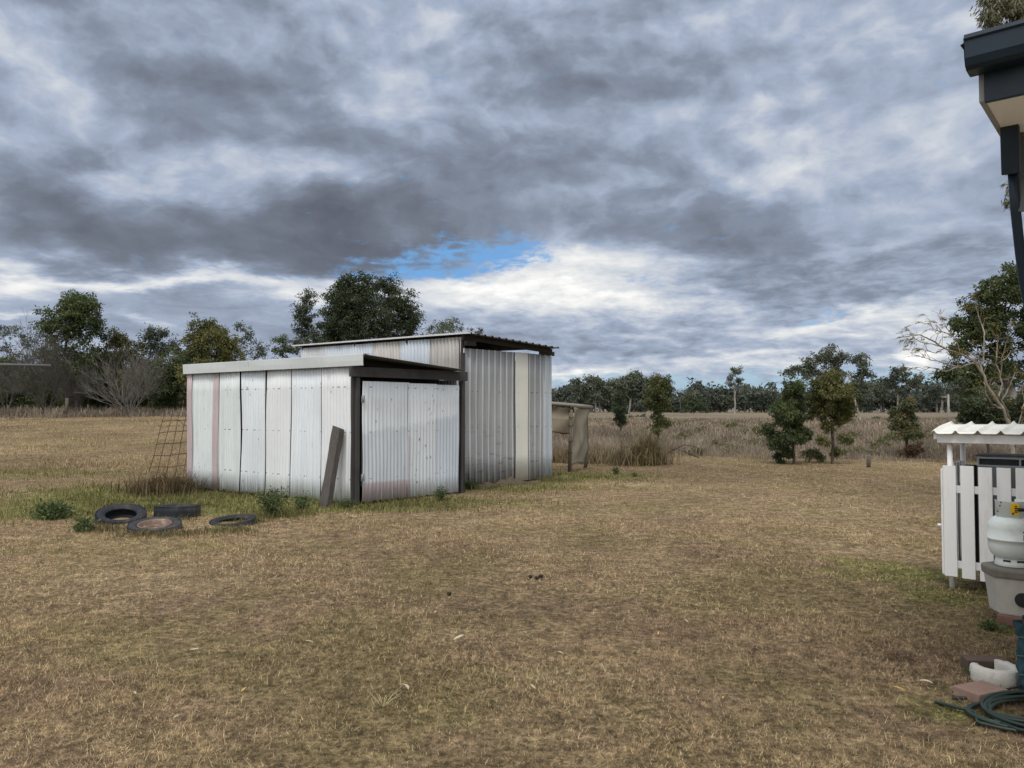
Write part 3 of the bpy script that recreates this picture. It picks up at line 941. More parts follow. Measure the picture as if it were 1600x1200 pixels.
def build_low_shed():
    base = Vector(((A1 + C1) / 2).to_tuple())
    base.z = gz(base.x, base.y)
    t = empty('low_shed', base, 'low white painted corrugated iron shed with a timber framed door', 'shed')
    # wall sheets, measured from the front corner backwards: (from, to) by photo columns
    def ucol(px):
        r = ray(px, 640); k = r.x / r.y      # plan ray x = k y
        return (k * aL.y - aL.x) / (dL.x - k * dL.y)
    cols = [(549.5, 503.3), (502.3, 456.0), (455.0, 416.8), (414.2, 377.6), (375.6, 338.0), (337.2, 296)]
    mats = [M_WHITE_IRON_PALE, M_WHITE_IRON, M_WHITE_IRON_PALE, M_WHITE_IRON, M_GREEN_IRON, M_GREEN_IRON]
    lean = [0.02, 0.0, 0.0, 0.04, 0.05, 0.01]
    for i, (p0, p1) in enumerate(cols):
        u0, u1 = ucol(p0), ucol(p1)
        m = MB(); corrugated(m, aL, dL, oL, u0 + 0.005, u1, 0.015, 2.27, lean=lean[i] * 0.6, off=0.0 if i % 2 else 0.010, bow=0.02, ragged=0.05, seed=i + 3)
        m.build('wall_sheet', mats[i], t)
    for px0, px1 in ((343, 334), (302, 294.5)):
        m = MB(); corrugated(m, aL, dL, oL, ucol(px0), ucol(px1), 0.03, 2.26, off=0.028, amp=0.006, lean=0.01)
        tag(m.build('cover_strip', M_PINK_IRON, t), 'faded pink strip covering a sheet joint')
    # black sheet standing in for the shade inside, so gaps read dark
    m = MB(); m.box(at3(aL + dL * (LL / 2) - oL * 0.09, 1.12), (LL - 0.1, 0.02, 2.2), (dL, oL, up))
    m.build('gap_shade_sheet', M_BLACK, t)
    # back and right-hand walls, same iron
    D1 = A1 + (C1 - B1)
    a, d, o, L = frame2(D1, A1)
    m = MB(); corrugated(m, a, d, o, 0.0, L - 0.03, 0.02, 2.38); m.build('back_wall', M_GALV, t)
    a, d, o, L = frame2(C1, D1)
    m = MB(); corrugated(m, a, d, -o, 0.06, L - 0.03, 0.02, 2.10, off=-0.03); m.build('side_wall', M_GALV, t)
    # front posts and beam
    zb = gz(B1.x, B1.y)
    m = MB(); m.box(at3(B1 + dF * 0.075 + oF * 0.0, 1.02), (0.062, 0.08, 2.12), (dF, oF, up)); m.build('post', M_OLDWOOD, t, 0.006)
    m = MB(); m.box(at3(B1 + dL * 0.03 - oL * 0.03, 1.05), (0.04, 0.09, 2.2), (dL, oL, up)); m.build('corner_batten', M_OLDWOOD, t, 0.004)
    m = MB(); m.box(at3(C1 + dF * 0.045 - oF * 0.03, 1.02), (0.05, 0.09, 2.12), (dF, oF, up)); m.build('post', M_OLDWOOD, t, 0.006)
    m = MB(); m.box(at3(B1 + dF * (LF / 2 + 0.01) + oF * 0.045, 2.165), (LF + 0.22, 0.06, 0.165), (dF, oF, up)); m.build('lintel_beam', M_OLDBEAM, t, 0.006)
    # black sheet added behind the door, so the gap above it reads as shade
    m = MB(); m.box(at3(B1 + dF * (LF / 2) - oF * 0.5, 1.13), (LF - 0.15, 0.02, 2.26), (dF, oF, up)); m.build('door_shade_sheet', M_BLACK, t)
    # roof: falls away from the flashing towards the tall shed
    e0 = B1 - dL * 0.33 - dF * 0.03
    e1 = A1 + dL * 0.0 - dF * 0.03
    z0, z1 = 2.425, 2.265

    def roof(s, tt, w_):
        p = e0 + (e1 - e0) * s + dF * (LF - 0.20 + 0.50 * min(1, s * 4)) * tt
        z = z0 + (z1 - z0) * tt + 0.008 * math.sin(2 * math.pi * s * (LL + 0.4) / 0.076) - w_
        return at3(p, z)
    m = MB(); m.sheet(roof, int(LL / 0.076 * 6), 3, 0.002); m.build('roof', M_DARKROOF, t)
    for k in range(4):
        p = e0 + (e1 - e0) * (0.10 + 0.27 * k)
        m = MB(); m.bar(at3(p + dF * 0.1, z0 - 0.075), at3(p + dF * (LF - 0.1), z1 - 0.07), 0.05, 0.09); m.build('rafter', M_RAFTER, t)
    # zinc flashing along the long side, two lengths
    for s0, s1 in ((0.0, 0.565), (0.560, 1.0)):
        m = MB()
        off = -0.004 if s0 else 0.0

        def fl(s, tt, w_):
            k = s0 + (s1 - s0) * s
            p = e0 + (e1 - e0) * k
            wob = 0.004 * math.sin(k * 17) + off
            o_, z = ((-0.16, 0.022), (0.062, 0.016), (0.066, 0.010), (0.066 + wob, -0.09), (0.062 + wob, -0.170), (0.050 + wob, -0.176))[int(round(tt * 5))]
            return at3(p + oL * (o_ + w_), z0 + z)
        m.sheet(fl, 14, 5, 0.0015, False); m.build('flashing', M_FASCIA, t)
    # the door: three sheets on a frame, hung a little open at the foot
    d0, d1 = 0.14, LF - 0.075
    dorg = at3(B1 + dF * d0 + oF * 0.06, 0.0)
    door = bpy.data.objects.new('door', None); COL.objects.link(door); door.parent = t
    door.matrix_parent_inverse = Matrix.Translation(-t.location)
    rot = math.atan2(dF.y, dF.x)
    door.location = dorg; door.rotation_euler = (0, 0, rot)
    W = d1 - d0
    X, Y = Vector((1, 0, 0)), Vector((0, -1, 0))
    for i, (u0, u1) in enumerate(((0.0, 0.985), (0.955, 1.62), (1.60, W))):
        m = MB(); corrugated(m, Vector((0, 0, 0)), X, Y, u0, u1, 0.03 - 0.0 * i, 2.015 - 0.01 * i, off=0.012 * (i % 2), ragged=0.03, lean=0.01 * i, bow=0.015, seed=20 + i, amp=0.0065)
        s_ = m.build('door_sheet', M_DOOR); s_.parent = door
    m = MB()
    for z in (0.35, 1.05, 1.85): m.box((W / 2, 0.045, z), (W - 0.06, 0.035, 0.07))
    for x in (0.05, W - 0.05): m.box((x, 0.045, 1.05), (0.07, 0.034, 1.5))
    f_ = m.build('door_frame', M_OLDWOOD); f_.parent = door
    for z in (0.45, 1.72):
        m = MB(); m.box((-0.012, -0.03, z), (0.06, 0.012, 0.11)); m.tube([(-0.02, -0.038, z - 0.06), (-0.02, -0.038, z + 0.06)], 0.011, 8)
        h_ = m.build('hinge', simple('zinc_hinge', (0.30, 0.31, 0.33), 0.5, 0.3, metal=0.5)); h_.parent = door
    return t


def build_tall_shed():
    base = (C2 + D2) / 2; base.z = gz(base.x, base.y)
    t = empty('tall_shed', base, 'taller grey iron shed with a cream strip in its front wall', 'shed')
    a, d, o, L = frame2(C2, D2)
    dl = Vector((-d.y, d.x, 0))            # going back along the left side
    LB = 7.15
    # front wall in ribbed sheets with one flat cream sheet

    def uc(px):
        k = (px - 800) / F
        # rays in plan at eye height
        return (k * a.y - a.x) / (d.x - k * d.y)
    ztop = lambda u: 2.80 - 0.012 * u
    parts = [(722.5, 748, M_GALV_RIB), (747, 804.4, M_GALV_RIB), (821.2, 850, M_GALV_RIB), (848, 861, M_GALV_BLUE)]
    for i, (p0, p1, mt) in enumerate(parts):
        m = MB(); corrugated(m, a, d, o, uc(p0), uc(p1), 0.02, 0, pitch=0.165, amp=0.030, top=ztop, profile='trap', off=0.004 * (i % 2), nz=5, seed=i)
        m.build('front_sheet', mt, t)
    m = MB(); corrugated(m, a, d, o, uc(803.5) - 0.01, uc(822) + 0.01, 0.03, 0, pitch=2.0, amp=0.002, top=ztop, off=0.052, nz=5)
    tag(m.build('front_sheet', M_CREAM, t), 'flat cream sheet among the grey ones')
    # left side wall (seen above the low shed)
    aa, dd, oo = C2.copy(), dl, -d
    zs = 3.03
    us = lambda px: ((px - 800) / F * C2.y - C2.x) / (dl.x - (px - 800) / F * dl.y)
    edges = [(0.02, us(670), M_GALV_BROWN), (us(671), us(625), M_GALV_BLUE), (us(626), us(581), M_GALV_BROWN), (us(582), us(508), M_GALV_BLUE), (us(509), LB - 0.02, M_GALV)]
    for i, (u0, u1, mt) in enumerate(edges):
        m = MB(); corrugated(m, aa, dd, oo, u0, u1, 0.02, zs, top=lambda u: zs + 0.026 * u, pitch=0.125, amp=0.014, off=0.006 * (i % 2), seed=i + 40); m.build('side_sheet', mt, t)
    # right and back walls
    m = MB(); corrugated(m, D2, dl, d, 0.02, LB, 0.02, 2.70, pitch=0.125, amp=0.014); m.build('right_wall', M_GALV, t)
    bk = C2 + dl * LB
    m = MB(); corrugated(m, bk, d, dl, 0.0, L, 0.02, 2.62, pitch=0.125, amp=0.014); m.build('back_wall', M_GALV, t)
    # posts
    for p in (C2 + d * 0.04 - o * 0.06, D2 - d * 0.05 - o * 0.06, bk + d * 0.06 - dl * 0.06, bk + d * (L - 0.06) - dl * 0.06):
        zt = 2.97 if (p - C2).dot(d) < 0.5 else 2.80
        m = MB(); m.box(at3(p, zt / 2), (0.09, 0.09, zt), (d, o, up)); m.build('post', M_OLDWOOD, t)
    # roof deck with ribs running back; falls to the right
    r0 = C2 - d * 0.03 - dl * 0.30
    wd, ln = L + 0.00, LB + 0.30 + 0.36
    zl, zr = 3.075, 2.905
    RISE = 0.22

    def deck(s, tt, w_):
        u = s * wd
        fr = (u / 0.19) % 1.0
        y = 0.030 * (1 if fr < 0.16 else (0 if 0.28 < fr < 0.88 else ((0.28 - fr) / 0.12 if fr < 0.5 else (fr - 0.88) / 0.12)))
        p = r0 + d * u + dl * (ln * tt)
        return at3(p, zl + (zr - zl) * s + y - w_ + RISE * tt)
    m = MB(); m.sheet(deck, int(wd / 0.19 * 16), 3, 0.0015, False); m.build('roof', M_DARKROOF, t)
    # pale capping along the high left edge
    m = MB(); m.bar(at3(r0 - d * 0.025 - dl * 0.01, zl + 0.012), at3(r0 - d * 0.025 + dl * (ln + 0.01), zl + 0.012 + RISE), 0.05, 0.035)
    m.build('ridge_capping', simple('white_capping', (0.62, 0.63, 0.64), 0.5, 0.2, 5), t)
    # framing under the roof
    for k in (0.03, 0.30, 0.6, 0.97):
        q = r0 + dl * (0.03 + (ln - 0.3) * k)
        m = MB(); m.bar(at3(q, zl - 0.06 + RISE * k), at3(q + d * wd, zr - 0.06 + RISE * k), 0.05, 0.10); m.build('rafter', M_RAFTER, t)
    m = MB(); m.bar(at3(C2 + d * 0.0 + o * 0.10, 2.90), at3(C2 + d * 0.26 + o * 0.10, 2.895), 0.07, 0.10); m.build('bracket', M_RAFTER, t)
    m = MB(); m.bar(at3(D2 - d * 0.35 + o * 0.0, 2.815), at3(D2 + d * 0.08 + o * 0.0, 2.80), 0.06, 0.09); m.build('bracket', M_RAFTER, t)
    # the dark strip closing the joint with the low shed
    m = MB(); m.box(at3(C2 + o * 0.045 - d * 0.02, 1.35), (0.10, 0.03, 2.7), (d, o, up)); m.build('corner_batten', M_OLDWOOD, t)
    return t


low_shed = build_low_shed()
tall_shed = build_tall_shed()


# timber sleeper leaning on the low shed
def build_sleeper():
    f = G(507, 792); zf = gz(f.x, f.y)
    foot = Vector((f.x, f.y, zf - 0.06))
    s = (530 - 507)
    # top touches the wall
    k = ray(529, 668)
    tt = (aL + oL * 0.10)
    # intersection of that ray with the plane just proud of the wall
    q = Vector((0, 0, EYE)); tpar = ((Vector((tt.x, tt.y, 0)) - q).dot(oL)) / k.dot(oL)
    top = q + k * tpar
    ax = (top - foot).normalized()
    sd = dL - ax * dL.dot(ax); sd.normalize()
    nn = ax.cross(sd)
    L = (top - foot).length
    m = MB()
    rng = random.Random(3)

    def face(u, v, w_):
        return None
    nseg = 10
    pts = []
    for i in range(nseg + 1):
        r = i / nseg
        w_ = 0.088 + 0.006 * math.sin(r * 9) + rng.uniform(-0.003, 0.003); h_ = 0.055 + rng.uniform(-0.003, 0.003)
        c = foot + ax * (L * r)
        tilt = 0.03 if i == nseg else 0
        for su, sv in ((-1, -1), (1, -1), (1, 1), (-1, 1)):
            pts.append(c + sd * (su * w_) + nn * (sv * h_) + ax * (tilt * su))
    fs = [(3, 2, 1, 0), tuple(nseg * 4 + q for q in range(4))]
    for i in range(nseg):
        for q in range(4):
            fs.append((i * 4 + q, i * 4 + (q + 1) % 4, i * 4 + 4 + (q + 1) % 4, i * 4 + 4 + q))
    m.add(pts, fs)
    o = m.build('timber_sleeper', timber('grey_split_timber', (0.135, 0.123, 0.114), (0.035, 0.031, 0.029)), None, 0.008, foot)
    tag(o, 'weathered grey timber sleeper leaning against the low white shed', 'sleeper')
    # short stake by the joint of the sheds
    g = G(728, 757)
    m = MB(); m.bar((g.x, g.y, g.z - 0.05), (g.x - 0.03, g.y + 0.03, g.z + 0.36), 0.05, 0.03, (0, 1, 0))
    o = m.build('short_stake', M_OLDWOOD, None, 0.004, g)
    tag(o, 'short dark stake standing at the joint between the two sheds', 'stake')


build_sleeper()

# ------------------------------------------------------------------ tyres, mesh panel, shade frame, clothesline
M_RUBBER = simple('old_black_rubber', (0.024, 0.027, 0.034), 0.75, 0.35, 7, bmp=0.4, dirt=(0.13, 0.11, 0.09), dirt_amt=0.4, spec=0.15)
M_RUBBER_GREY = simple('dusty_grey_rubber', (0.040, 0.042, 0.048), 0.85, 0.35, 7, bmp=0.4, dirt=(0.18, 0.15, 0.12), dirt_amt=0.5, spec=0.15)


def tyre_mb(R=0.315, W=0.19, rim=0.19):
    """an old car tyre: bead, bulged side wall, shoulder, tread with grooves and side lugs; axis along z"""
    h = W / 2
    prof = [(rim, -h * 0.62), (rim + 0.012, -h * 0.80), (rim + 0.04, -h * 0.98), (R * 0.80, -h * 1.06), (R * 0.92, -h * 0.98), (R * 0.975, -h * 0.80)]
    prof += [(R, -h * 0.72), (R + 0.002, -h * 0.3), (R + 0.002, h * 0.3), (R, h * 0.72)]
    prof += [(R * 0.975, h * 0.80), (R * 0.92, h * 0.98), (R * 0.80, h * 1.06), (rim + 0.04, h * 0.98), (rim + 0.012, h * 0.80), (rim, h * 0.62)]
    prof += [(rim + 0.02, h * 0.5), (R * 0.88, h * 0.5), (R * 0.93, 0), (R * 0.88, -h * 0.5), (rim + 0.02, -h * 0.5), (rim, -h * 0.62)]
    m = MB(); m.lathe(prof, 56, smooth_=True)
    rng = random.Random(2)
    for k in range(56):
        a = 2 * math.pi * k / 56
        for s in (-1, 1):
            d = Vector((math.cos(a), math.sin(a), 0)); tg = Vector((-d.y, d.x, 0))
            m.box(d * (R * 0.962) + Vector((0, 0, s * h * 0.84)), (0.022, 0.018, h * 0.30), (d, tg, Vector((0, 0, 1))))
    return m


def place_tyre(px, py, R, W, tilt, heading, sink, label, mat, rim=False):
    g = G(px, py)
    t = empty('tyre', (g.x, g.y, g.z + W / 2 - sink), label, 'tyre', 'old tyres in the grass')
    t.rotation_euler = (tilt, 0, heading)
    c = tyre_mb(R, W, R * 0.60).build('casing', mat); c.parent = t
    if rim:
        r = R * 0.60
        m = MB()
        m.lathe([(r + 0.012, 0.075), (r + 0.006, 0.088), (r - 0.012, 0.075), (r - 0.022, 0.035), (r - 0.045, 0.012), (0.115, 0.016), (0.10, 0.045), (0.075, 0.048), (0.06, 0.03), (0.045, 0.0), (0.04, -0.06),
                 (r - 0.04, -0.02), (r + 0.006, -0.075)], 48)
        for k in range(5):
            a = 2 * math.pi * k / 5
            m.tube([(0.085 * math.cos(a), 0.085 * math.sin(a), 0.03), (0.085 * math.cos(a), 0.085 * math.sin(a), 0.056)], 0.010, 6)
        w_ = m.build('rim', simple('rusty_wheel_rim', (0.15, 0.10, 0.08), 0.9, 0.45, 9, bmp=0.5, dirt=(0.33, 0.28, 0.22), dirt_amt=0.9)); w_.parent = t
    else:
        # earth and thatch that has filled the middle
        m = MB()
        rg = random.Random(int(px))
        m.lathe([(0.001, -W * 0.30 + 0.01), (R * 0.25, -W * 0.30 + 0.02), (R * 0.45, -W * 0.34), (R * 0.68, -W * 0.40)], 24)
        e_ = m.build('earth_fill', simple('earth_fill', (0.21, 0.165, 0.11), 0.95, 0.4, 18, bmp=0.8)); e_.parent = t
    return t


place_tyre(189, 815, 0.32, 0.18, rad(17), rad(28), 0.05, 'black tyre propped up on one edge, left of the rimmed one', M_RUBBER)
place_tyre(242, 827, 0.325, 0.17, rad(8), rad(10), 0.09, 'tyre lying flat with a rusty wheel rim still in it', M_RUBBER_GREY, True)
t3 = place_tyre(277, 806, 0.31, 0.20, rad(-3), rad(5), 0.05, 'black tyre lying behind the rimmed one, tread facing the camera', M_RUBBER)
place_tyre(364, 818, 0.30, 0.17, rad(7), rad(-20), 0.11, 'half buried tyre at the foot of the leafy weed', M_RUBBER)


def build_mesh_panel():
    """rusty reinforcing mesh leaning beside the low shed"""
    dep = 16.2
    bl, br = P(222, 772, dep - 0.4), P(292, 768, dep + 0.1)
    tl, tr = P(256, 652, dep + 0.4), P(310, 648, dep + 0.9)
    m = MB()

    def q(u, v):
        return bl.lerp(br, u).lerp(tl.lerp(tr, u), v) + Vector((0, 0.02 * math.sin(3 * v + 5 * u), 0.008 * math.sin(9 * u)))
    for k in range(6):
        u = k / 4.6
        v0 = 0.0 if k else 0.28
        m.tube([q(u, v0 + (1.03 - v0) * i / 6) + Vector((0.012 * math.sin(k * 2 + i), 0, 0)) for i in range(7)], 0.0075, 5)
    for k in range(7):
        v = 0.03 + k * 0.152
        m.tube([q(-0.02 + 1.15 * i / 6, v) + Vector((0, -0.012, 0.006 * math.sin(k + i))) for i in range(7)], 0.0075, 5)
    m.tube([q(0.35, 0.97), q(0.72, 0.85), q(1.0, 0.74)], 0.006, 5)
    o = m.build('mesh_panel', M_RUST, None, 0, bl)
    tag(o, 'rusty steel mesh panel leaning beside the low white shed', 'mesh panel')


build_mesh_panel()


def build_shade_frame():
    """bush poles with hessian shade cloth, behind the tall shed"""
    M_POLE = timber('bush_pole', (0.20, 0.17, 0.135), (0.07, 0.055, 0.045))
    M_CLOTH = simple('olive_shade_cloth', (0.215, 0.195, 0.150), 0.95, 0.22, 2.0, bmp=0.3, dirt=(0.13, 0.118, 0.09), dirt_amt=0.6, stretch=(1, 1, 0.5))
    M_CLOTH2 = simple('tan_shade_cloth', (0.25, 0.215, 0.160), 0.95, 0.22, 2.0, bmp=0.3)
    f = G(890, 738)
    t = empty('shade_frame', f, 'bush pole frame hung with tan shade cloth behind the tall shed', 'shade frame')
    Yf = f.y
    pL, pR = P(856, 630, Yf + 0.1), P(893, 633, Yf)
    pE = P(923, 636, Yf + 1.4)
    m = MB(); m.tube([(f.x, f.y, f.z - 0.1), (f.x + 0.015, f.y, f.z + 0.8), P(893, 640, Yf)], [0.045, 0.04, 0.036], 8); m.build('post', M_POLE, t)
    g = G(916, 729); gb = Vector((pE.x, pE.y, gz(pE.x, pE.y)))
    m = MB(); m.tube([gb + Vector((-0.16, 0, -0.1)), gb + Vector((-0.10, 0, 0.3)), pE + Vector((-0.12, 0, -0.04))], [0.05, 0.045, 0.04], 8); m.build('post', M_POLE, t)
    # back posts, hidden by the shed
    bx = P(850, 640, Yf + 1.5)
    m = MB(); m.tube([(bx.x - 0.1, bx.y, 0.0), (bx.x - 0.1, bx.y, 1.75)], 0.045, 8); m.build('post', M_POLE, t)
    # head poles
    M_PALE = timber('pale_pole', (0.33, 0.30, 0.25), (0.16, 0.14, 0.115), 'X')
    m = MB(); m.tube([pL + Vector((-0.8, 0.3, 0.04)), pL, pR, pR + Vector((0.06, -0.01, -0.01))], [0.05, 0.05, 0.045, 0.04], 8); m.build('head_pole', M_PALE, t)
    m = MB(); m.tube([pR + Vector((-0.02, -0.05, 0.0)), pE + Vector((0.03, 0.04, -0.01))], [0.05, 0.055], 8); m.build('head_pole', M_PALE, t)
    # rolled and hanging cloths
    cl0, cl1 = P(852, 634, Yf + 0.14), P(890, 638, Yf + 0.03)

    def hang(s, v, w_):
        p = cl0.lerp(cl1, s)
        return p + Vector((0, 0.05 * math.sin(3 * v) + 0.025 * math.sin(7 * s + 2 * v), -0.26 * v - 0.05 * math.sin(math.pi * s) * v - w_))
    m = MB(); m.sheet(hang, 12, 8, 0.006); m.build('valance_cloth', M_CLOTH2, t)
    k0, k1 = P(852, 652, Yf + 1.3), P(889, 652, Yf + 1.2)

    def back(s, v, w_):
        p = k0.lerp(k1, s)
        return p + Vector((0.02 * v, 0.04 * math.sin(5 * s + 3 * v) - w_, -0.42 * v + 0.03 * math.sin(6 * s) * v))
    m = MB(); m.sheet(back, 14, 8, 0.004); m.build('back_cloth', M_CLOTH2, t)
    a0, a1 = pR + Vector((0.03, 0.0, -0.05)), pE + Vector((-0.01, 0, -0.06))
    b0, b1 = P(894, 727, Yf - 0.02), P(913, 722, Yf + 1.28)

    def side(s, v, w_):
        p = a0.lerp(a1, s).lerp(b0.lerp(b1, s), v)
        fold = 0.05 * math.sin(9 * (s + 0.55 * v) + 1) * (0.3 + 0.7 * math.sin(math.pi * min(1, v * 1.1))) + 0.07 * math.sin(math.pi * s) * v
        return p + Vector((fold + 0.015 * math.sin(17 * v + 8 * s), -fold * 0.6 - w_, 0.03 * math.sin(6 * s) * v))
    m = MB(); m.sheet(side, 20, 24, 0.004); m.build('side_cloth', M_CLOTH, t)
    for v in (0.12, 0.25, 0.5, 0.68, 0.9):
        m = MB()
        q = Vector((f.x, f.y, f.z)).lerp(P(893, 640, Yf), 1 - v)
        m.tube([q + Vector((0.06 * math.cos(a), 0.06 * math.sin(a), 0.01 * math.sin(a))) for a in np.linspace(0, 6.28, 11)], 0.008, 5)
        m.build('wire_tie', M_RUST, t)


build_shade_frame()


def build_clothesline():
    m_ = simple('grey_steel_tube', (0.13, 0.135, 0.145), 0.45, 0.2, 8, metal=0.6, bmp=0.05)
    tip = P(79, 571.5, 6.2)
    arm0 = tip + Vector((-1.9, -0.12, 0.035))
    base = Vector((arm0.x, arm0.y, gz(arm0.x, arm0.y)))
    t = empty('clothesline', base, 'grey steel clothesline arm reaching into view from the left edge', 'clothesline')
    m = MB(); m.tube([base, Vector((base.x, base.y, arm0.z + 0.15))], 0.035, 12); m.build('post', m_, t)
    for k, e in enumerate((tip, arm0 + Vector((-1.75, 0.5, 0)), arm0 + Vector((-0.1, -1.8, 0)), arm0 + Vector((0.1, 1.8, 0)))):
        m = MB(); m.tube([arm0, e], [0.014, 0.012], 10); m.build('arm', m_, t)
    for r in (0.35, 0.6, 0.85):
        m = MB()
        es = [arm0 + (e - arm0) * r for e in (arm0 + Vector((-1.75, 0.5, 0)), arm0 + Vector((-0.1, -1.8, 0)))]
        m.tube(es, 0.002, 4); m.build('line', m_, t)


build_clothesline()

# ------------------------------------------------------------------ the house corner
M_NAVY = simple('dark_blue_paint', (0.010, 0.024, 0.042), 0.42, 0.2, 5, bmp=0.1, spec=0.32, dirt=(0.05, 0.055, 0.06), dirt_amt=0.3)
M_HWHITE = simple('white_weatherboard_paint', (0.76, 0.75, 0.71), 0.5, 0.06, 3, bmp=0.05)
M_SOFFIT = simple('cream_soffit', (0.86, 0.87, 0.87), 0.6, 0.06, 3, bmp=0.04)
HG = Vector((math.cos(rad(-40)), math.sin(rad(-40)), 0))      # along the gutter (to the right and nearer)
HS = Vector((-HG.y, HG.x, 0))                                  # into the house side, away from the camera


def build_house():
    Z = Vector((0, 0, 1))
    c = P(1507, 58, 3.0)                    # top outer corner of the gutter
    corner = Vector((c.x, c.y, 0))
    t = empty('house', Vector((2.4, 3.3, 0)), 'corner of a white house with a dark blue gutter and fascia at the right edge', 'house')
    zt = c.z
    L = 7.0
    fas = corner + HG * 0.045 + HS * 0.115   # left end of the fascia
    # gutter: quad profile extruded along HG, with its stop end
    prof = [(0.0, 0.0), (-0.012, 0.004), (-0.015, -0.012), (-0.006, -0.020), (-0.003, -0.085), (0.010, -0.112), (0.035, -0.122), (0.115, -0.122), (0.115, -0.004), (0.111, -0.004), (0.111, -0.117), (0.036, -0.117), (0.013, -0.107), (0.001, -0.083), (-0.001, -0.02)]
    m = MB()
    vs = [corner + HG * s + HS * y + Z * (zt + z) for s in (0, L) for y, z in prof]
    n = len(prof)
    m.add(vs, [(i, (i + 1) % n, n + (i + 1) % n, n + i) for i in range(n)], False)
    cap = [(0.0, 0.0), (-0.015, -0.012), (-0.003, -0.085), (0.010, -0.112), (0.035, -0.122), (0.115, -0.122), (0.115, -0.004)]
    m.add([corner - HG * 0.002 + HS * y + Z * (zt + z) for y, z in cap], [tuple(range(7))])
    m.build('gutter', M_NAVY, t)
    # fascia board below and behind the gutter
    m = MB(); m.box(fas + HG * (L / 2) + HS * 0.012 + Z * (zt - 0.135), (L, 0.022, 0.20), (HG, HS, Z)); m.build('fascia', M_NAVY, t, 0.003)
    zs = zt - 0.222
    # roof sheet sloping up over the house
    m = MB()

    def rf(s, v, w_):
        p = corner + HG * (-0.02 + (L + 0.02) * s) + HS * (0.03 + 5.0 * v)
        return Vector((p.x, p.y, zt - 0.015 + 5.0 * v * 0.10 + 0.008 * math.sin(2 * math.pi * s * L / 0.076) - w_))
    m.sheet(rf, 400, 2, 0.002); m.build('roof', M_NAVY, t)
    # soffit
    s0 = fas + HS * 0.024
    m = MB(); m.box(s0 + HG * (L / 2) + HS * 2.4 + Z * (zs + 0.008), (L, 4.8, 0.012), (HG, HS, Z)); m.build('soffit', M_SOFFIT, t)
    for k in range(3):
        m = MB(); m.box(s0 + HG * (0.55 + 1.2 * k) + HS * 2.4 + Z * (zs - 0.002), (0.04, 4.7, 0.008), (HG, HS, Z)); m.build('soffit_strip', M_SOFFIT, t)
    for k in range(5):
        m = MB(); m.box(corner + HG * (0.32 + 1.1 * k) + HS * 0.05 + Z * (zt + 0.003), (0.022, 0.12, 0.004), (HG, HS, Z)); m.build('gutter_strap', M_NAVY, t)
    m = MB(); m.box(corner + HG * 0.24 - HS * 0.0045 + Z * (zt - 0.05), (0.035, 0.004, 0.075), (HG, HS, Z)); m.build('gutter_joint', M_NAVY, t)
    # barge board closing the eave end
    m = MB(); m.box(s0 - HG * 0.011 + HS * 2.4 + Z * (zs + 0.10), (0.020, 4.8, 0.20), (HG, HS, Z)); m.build('barge_board', simple('barge_grey', (0.30, 0.31, 0.32), 0.6, 0.1), t)
    # walls under the soffit: one facing the camera, one running away
    wc = Vector((2.335, 3.42, 0))
    for nm, a, b in (('wall', wc, wc + HG * 6.0), ('wall', wc + HG * 0.02, wc + HG * 0.02 + HS * 3.6)):
        d = (b - a).normalized(); o = Vector((d.y, -d.x, 0))
        LL_ = (b - a).length
        m = MB()
        k = 0; z = 0.55
        while z < zs - 0.01:                  # lapped weatherboards
            h = min(0.16, zs - z)
            v0 = a + Z * z; v1 = b + Z * z
            q = 0.014
            m.add([v0 + o * q, v1 + o * q, b + Z * (z + h) + o * 0.002, a + Z * (z + h) + o * 0.002, v0 - o * 0.01, v1 - o * 0.01], [(0, 1, 2, 3), (4, 5, 1, 0)])
            z += 0.16
        m.build(nm, M_HWHITE, t)
    # downpipe: a flat rain head under the soffit, then a pipe raking back to the wall
    h0, h1 = P(1577, 172, 3.36), P(1580, 272, 3.42)
    m = MB()
    m.bar(h0, h1, 0.050, 0.07, HG); m.build('rain_head', M_NAVY, t, 0.006)
    m = MB(); m.tube([P(1582, 262, 3.43), P(1587, 330, 3.47), P(1594, 395, 3.5), P(1600, 440, 3.52), P(1612, 500, 3.53), P(1640, 560, 3.55), Vector((2.47, 3.55, 0.3))], 0.021, 12); m.build('downpipe', M_NAVY, t)
    m = MB(); m.box(P(1595, 258, 3.45) + Z * 0.0, (0.03, 0.02, 0.42), (HG, HS, Z)); m.build('window_trim', simple('slate_trim', (0.10, 0.115, 0.13), 0.5, 0.1), t)
    return t


build_house()

# ------------------------------------------------------------------ air conditioner in its picket shelter
M_PWHITE = simple('chalky_white_paint', (0.82, 0.825, 0.84), 0.65, 0.06, 5, bmp=0.2, dirt=(0.42, 0.40, 0.37), dirt_amt=0.30, stretch=(1, 1, 0.3))
M_TILEWHITE = simple('white_roof_sheet', (0.80, 0.80, 0.75), 0.55, 0.08, 4, bmp=0.2, dirt=(0.34, 0.32, 0.29), dirt_amt=0.30)


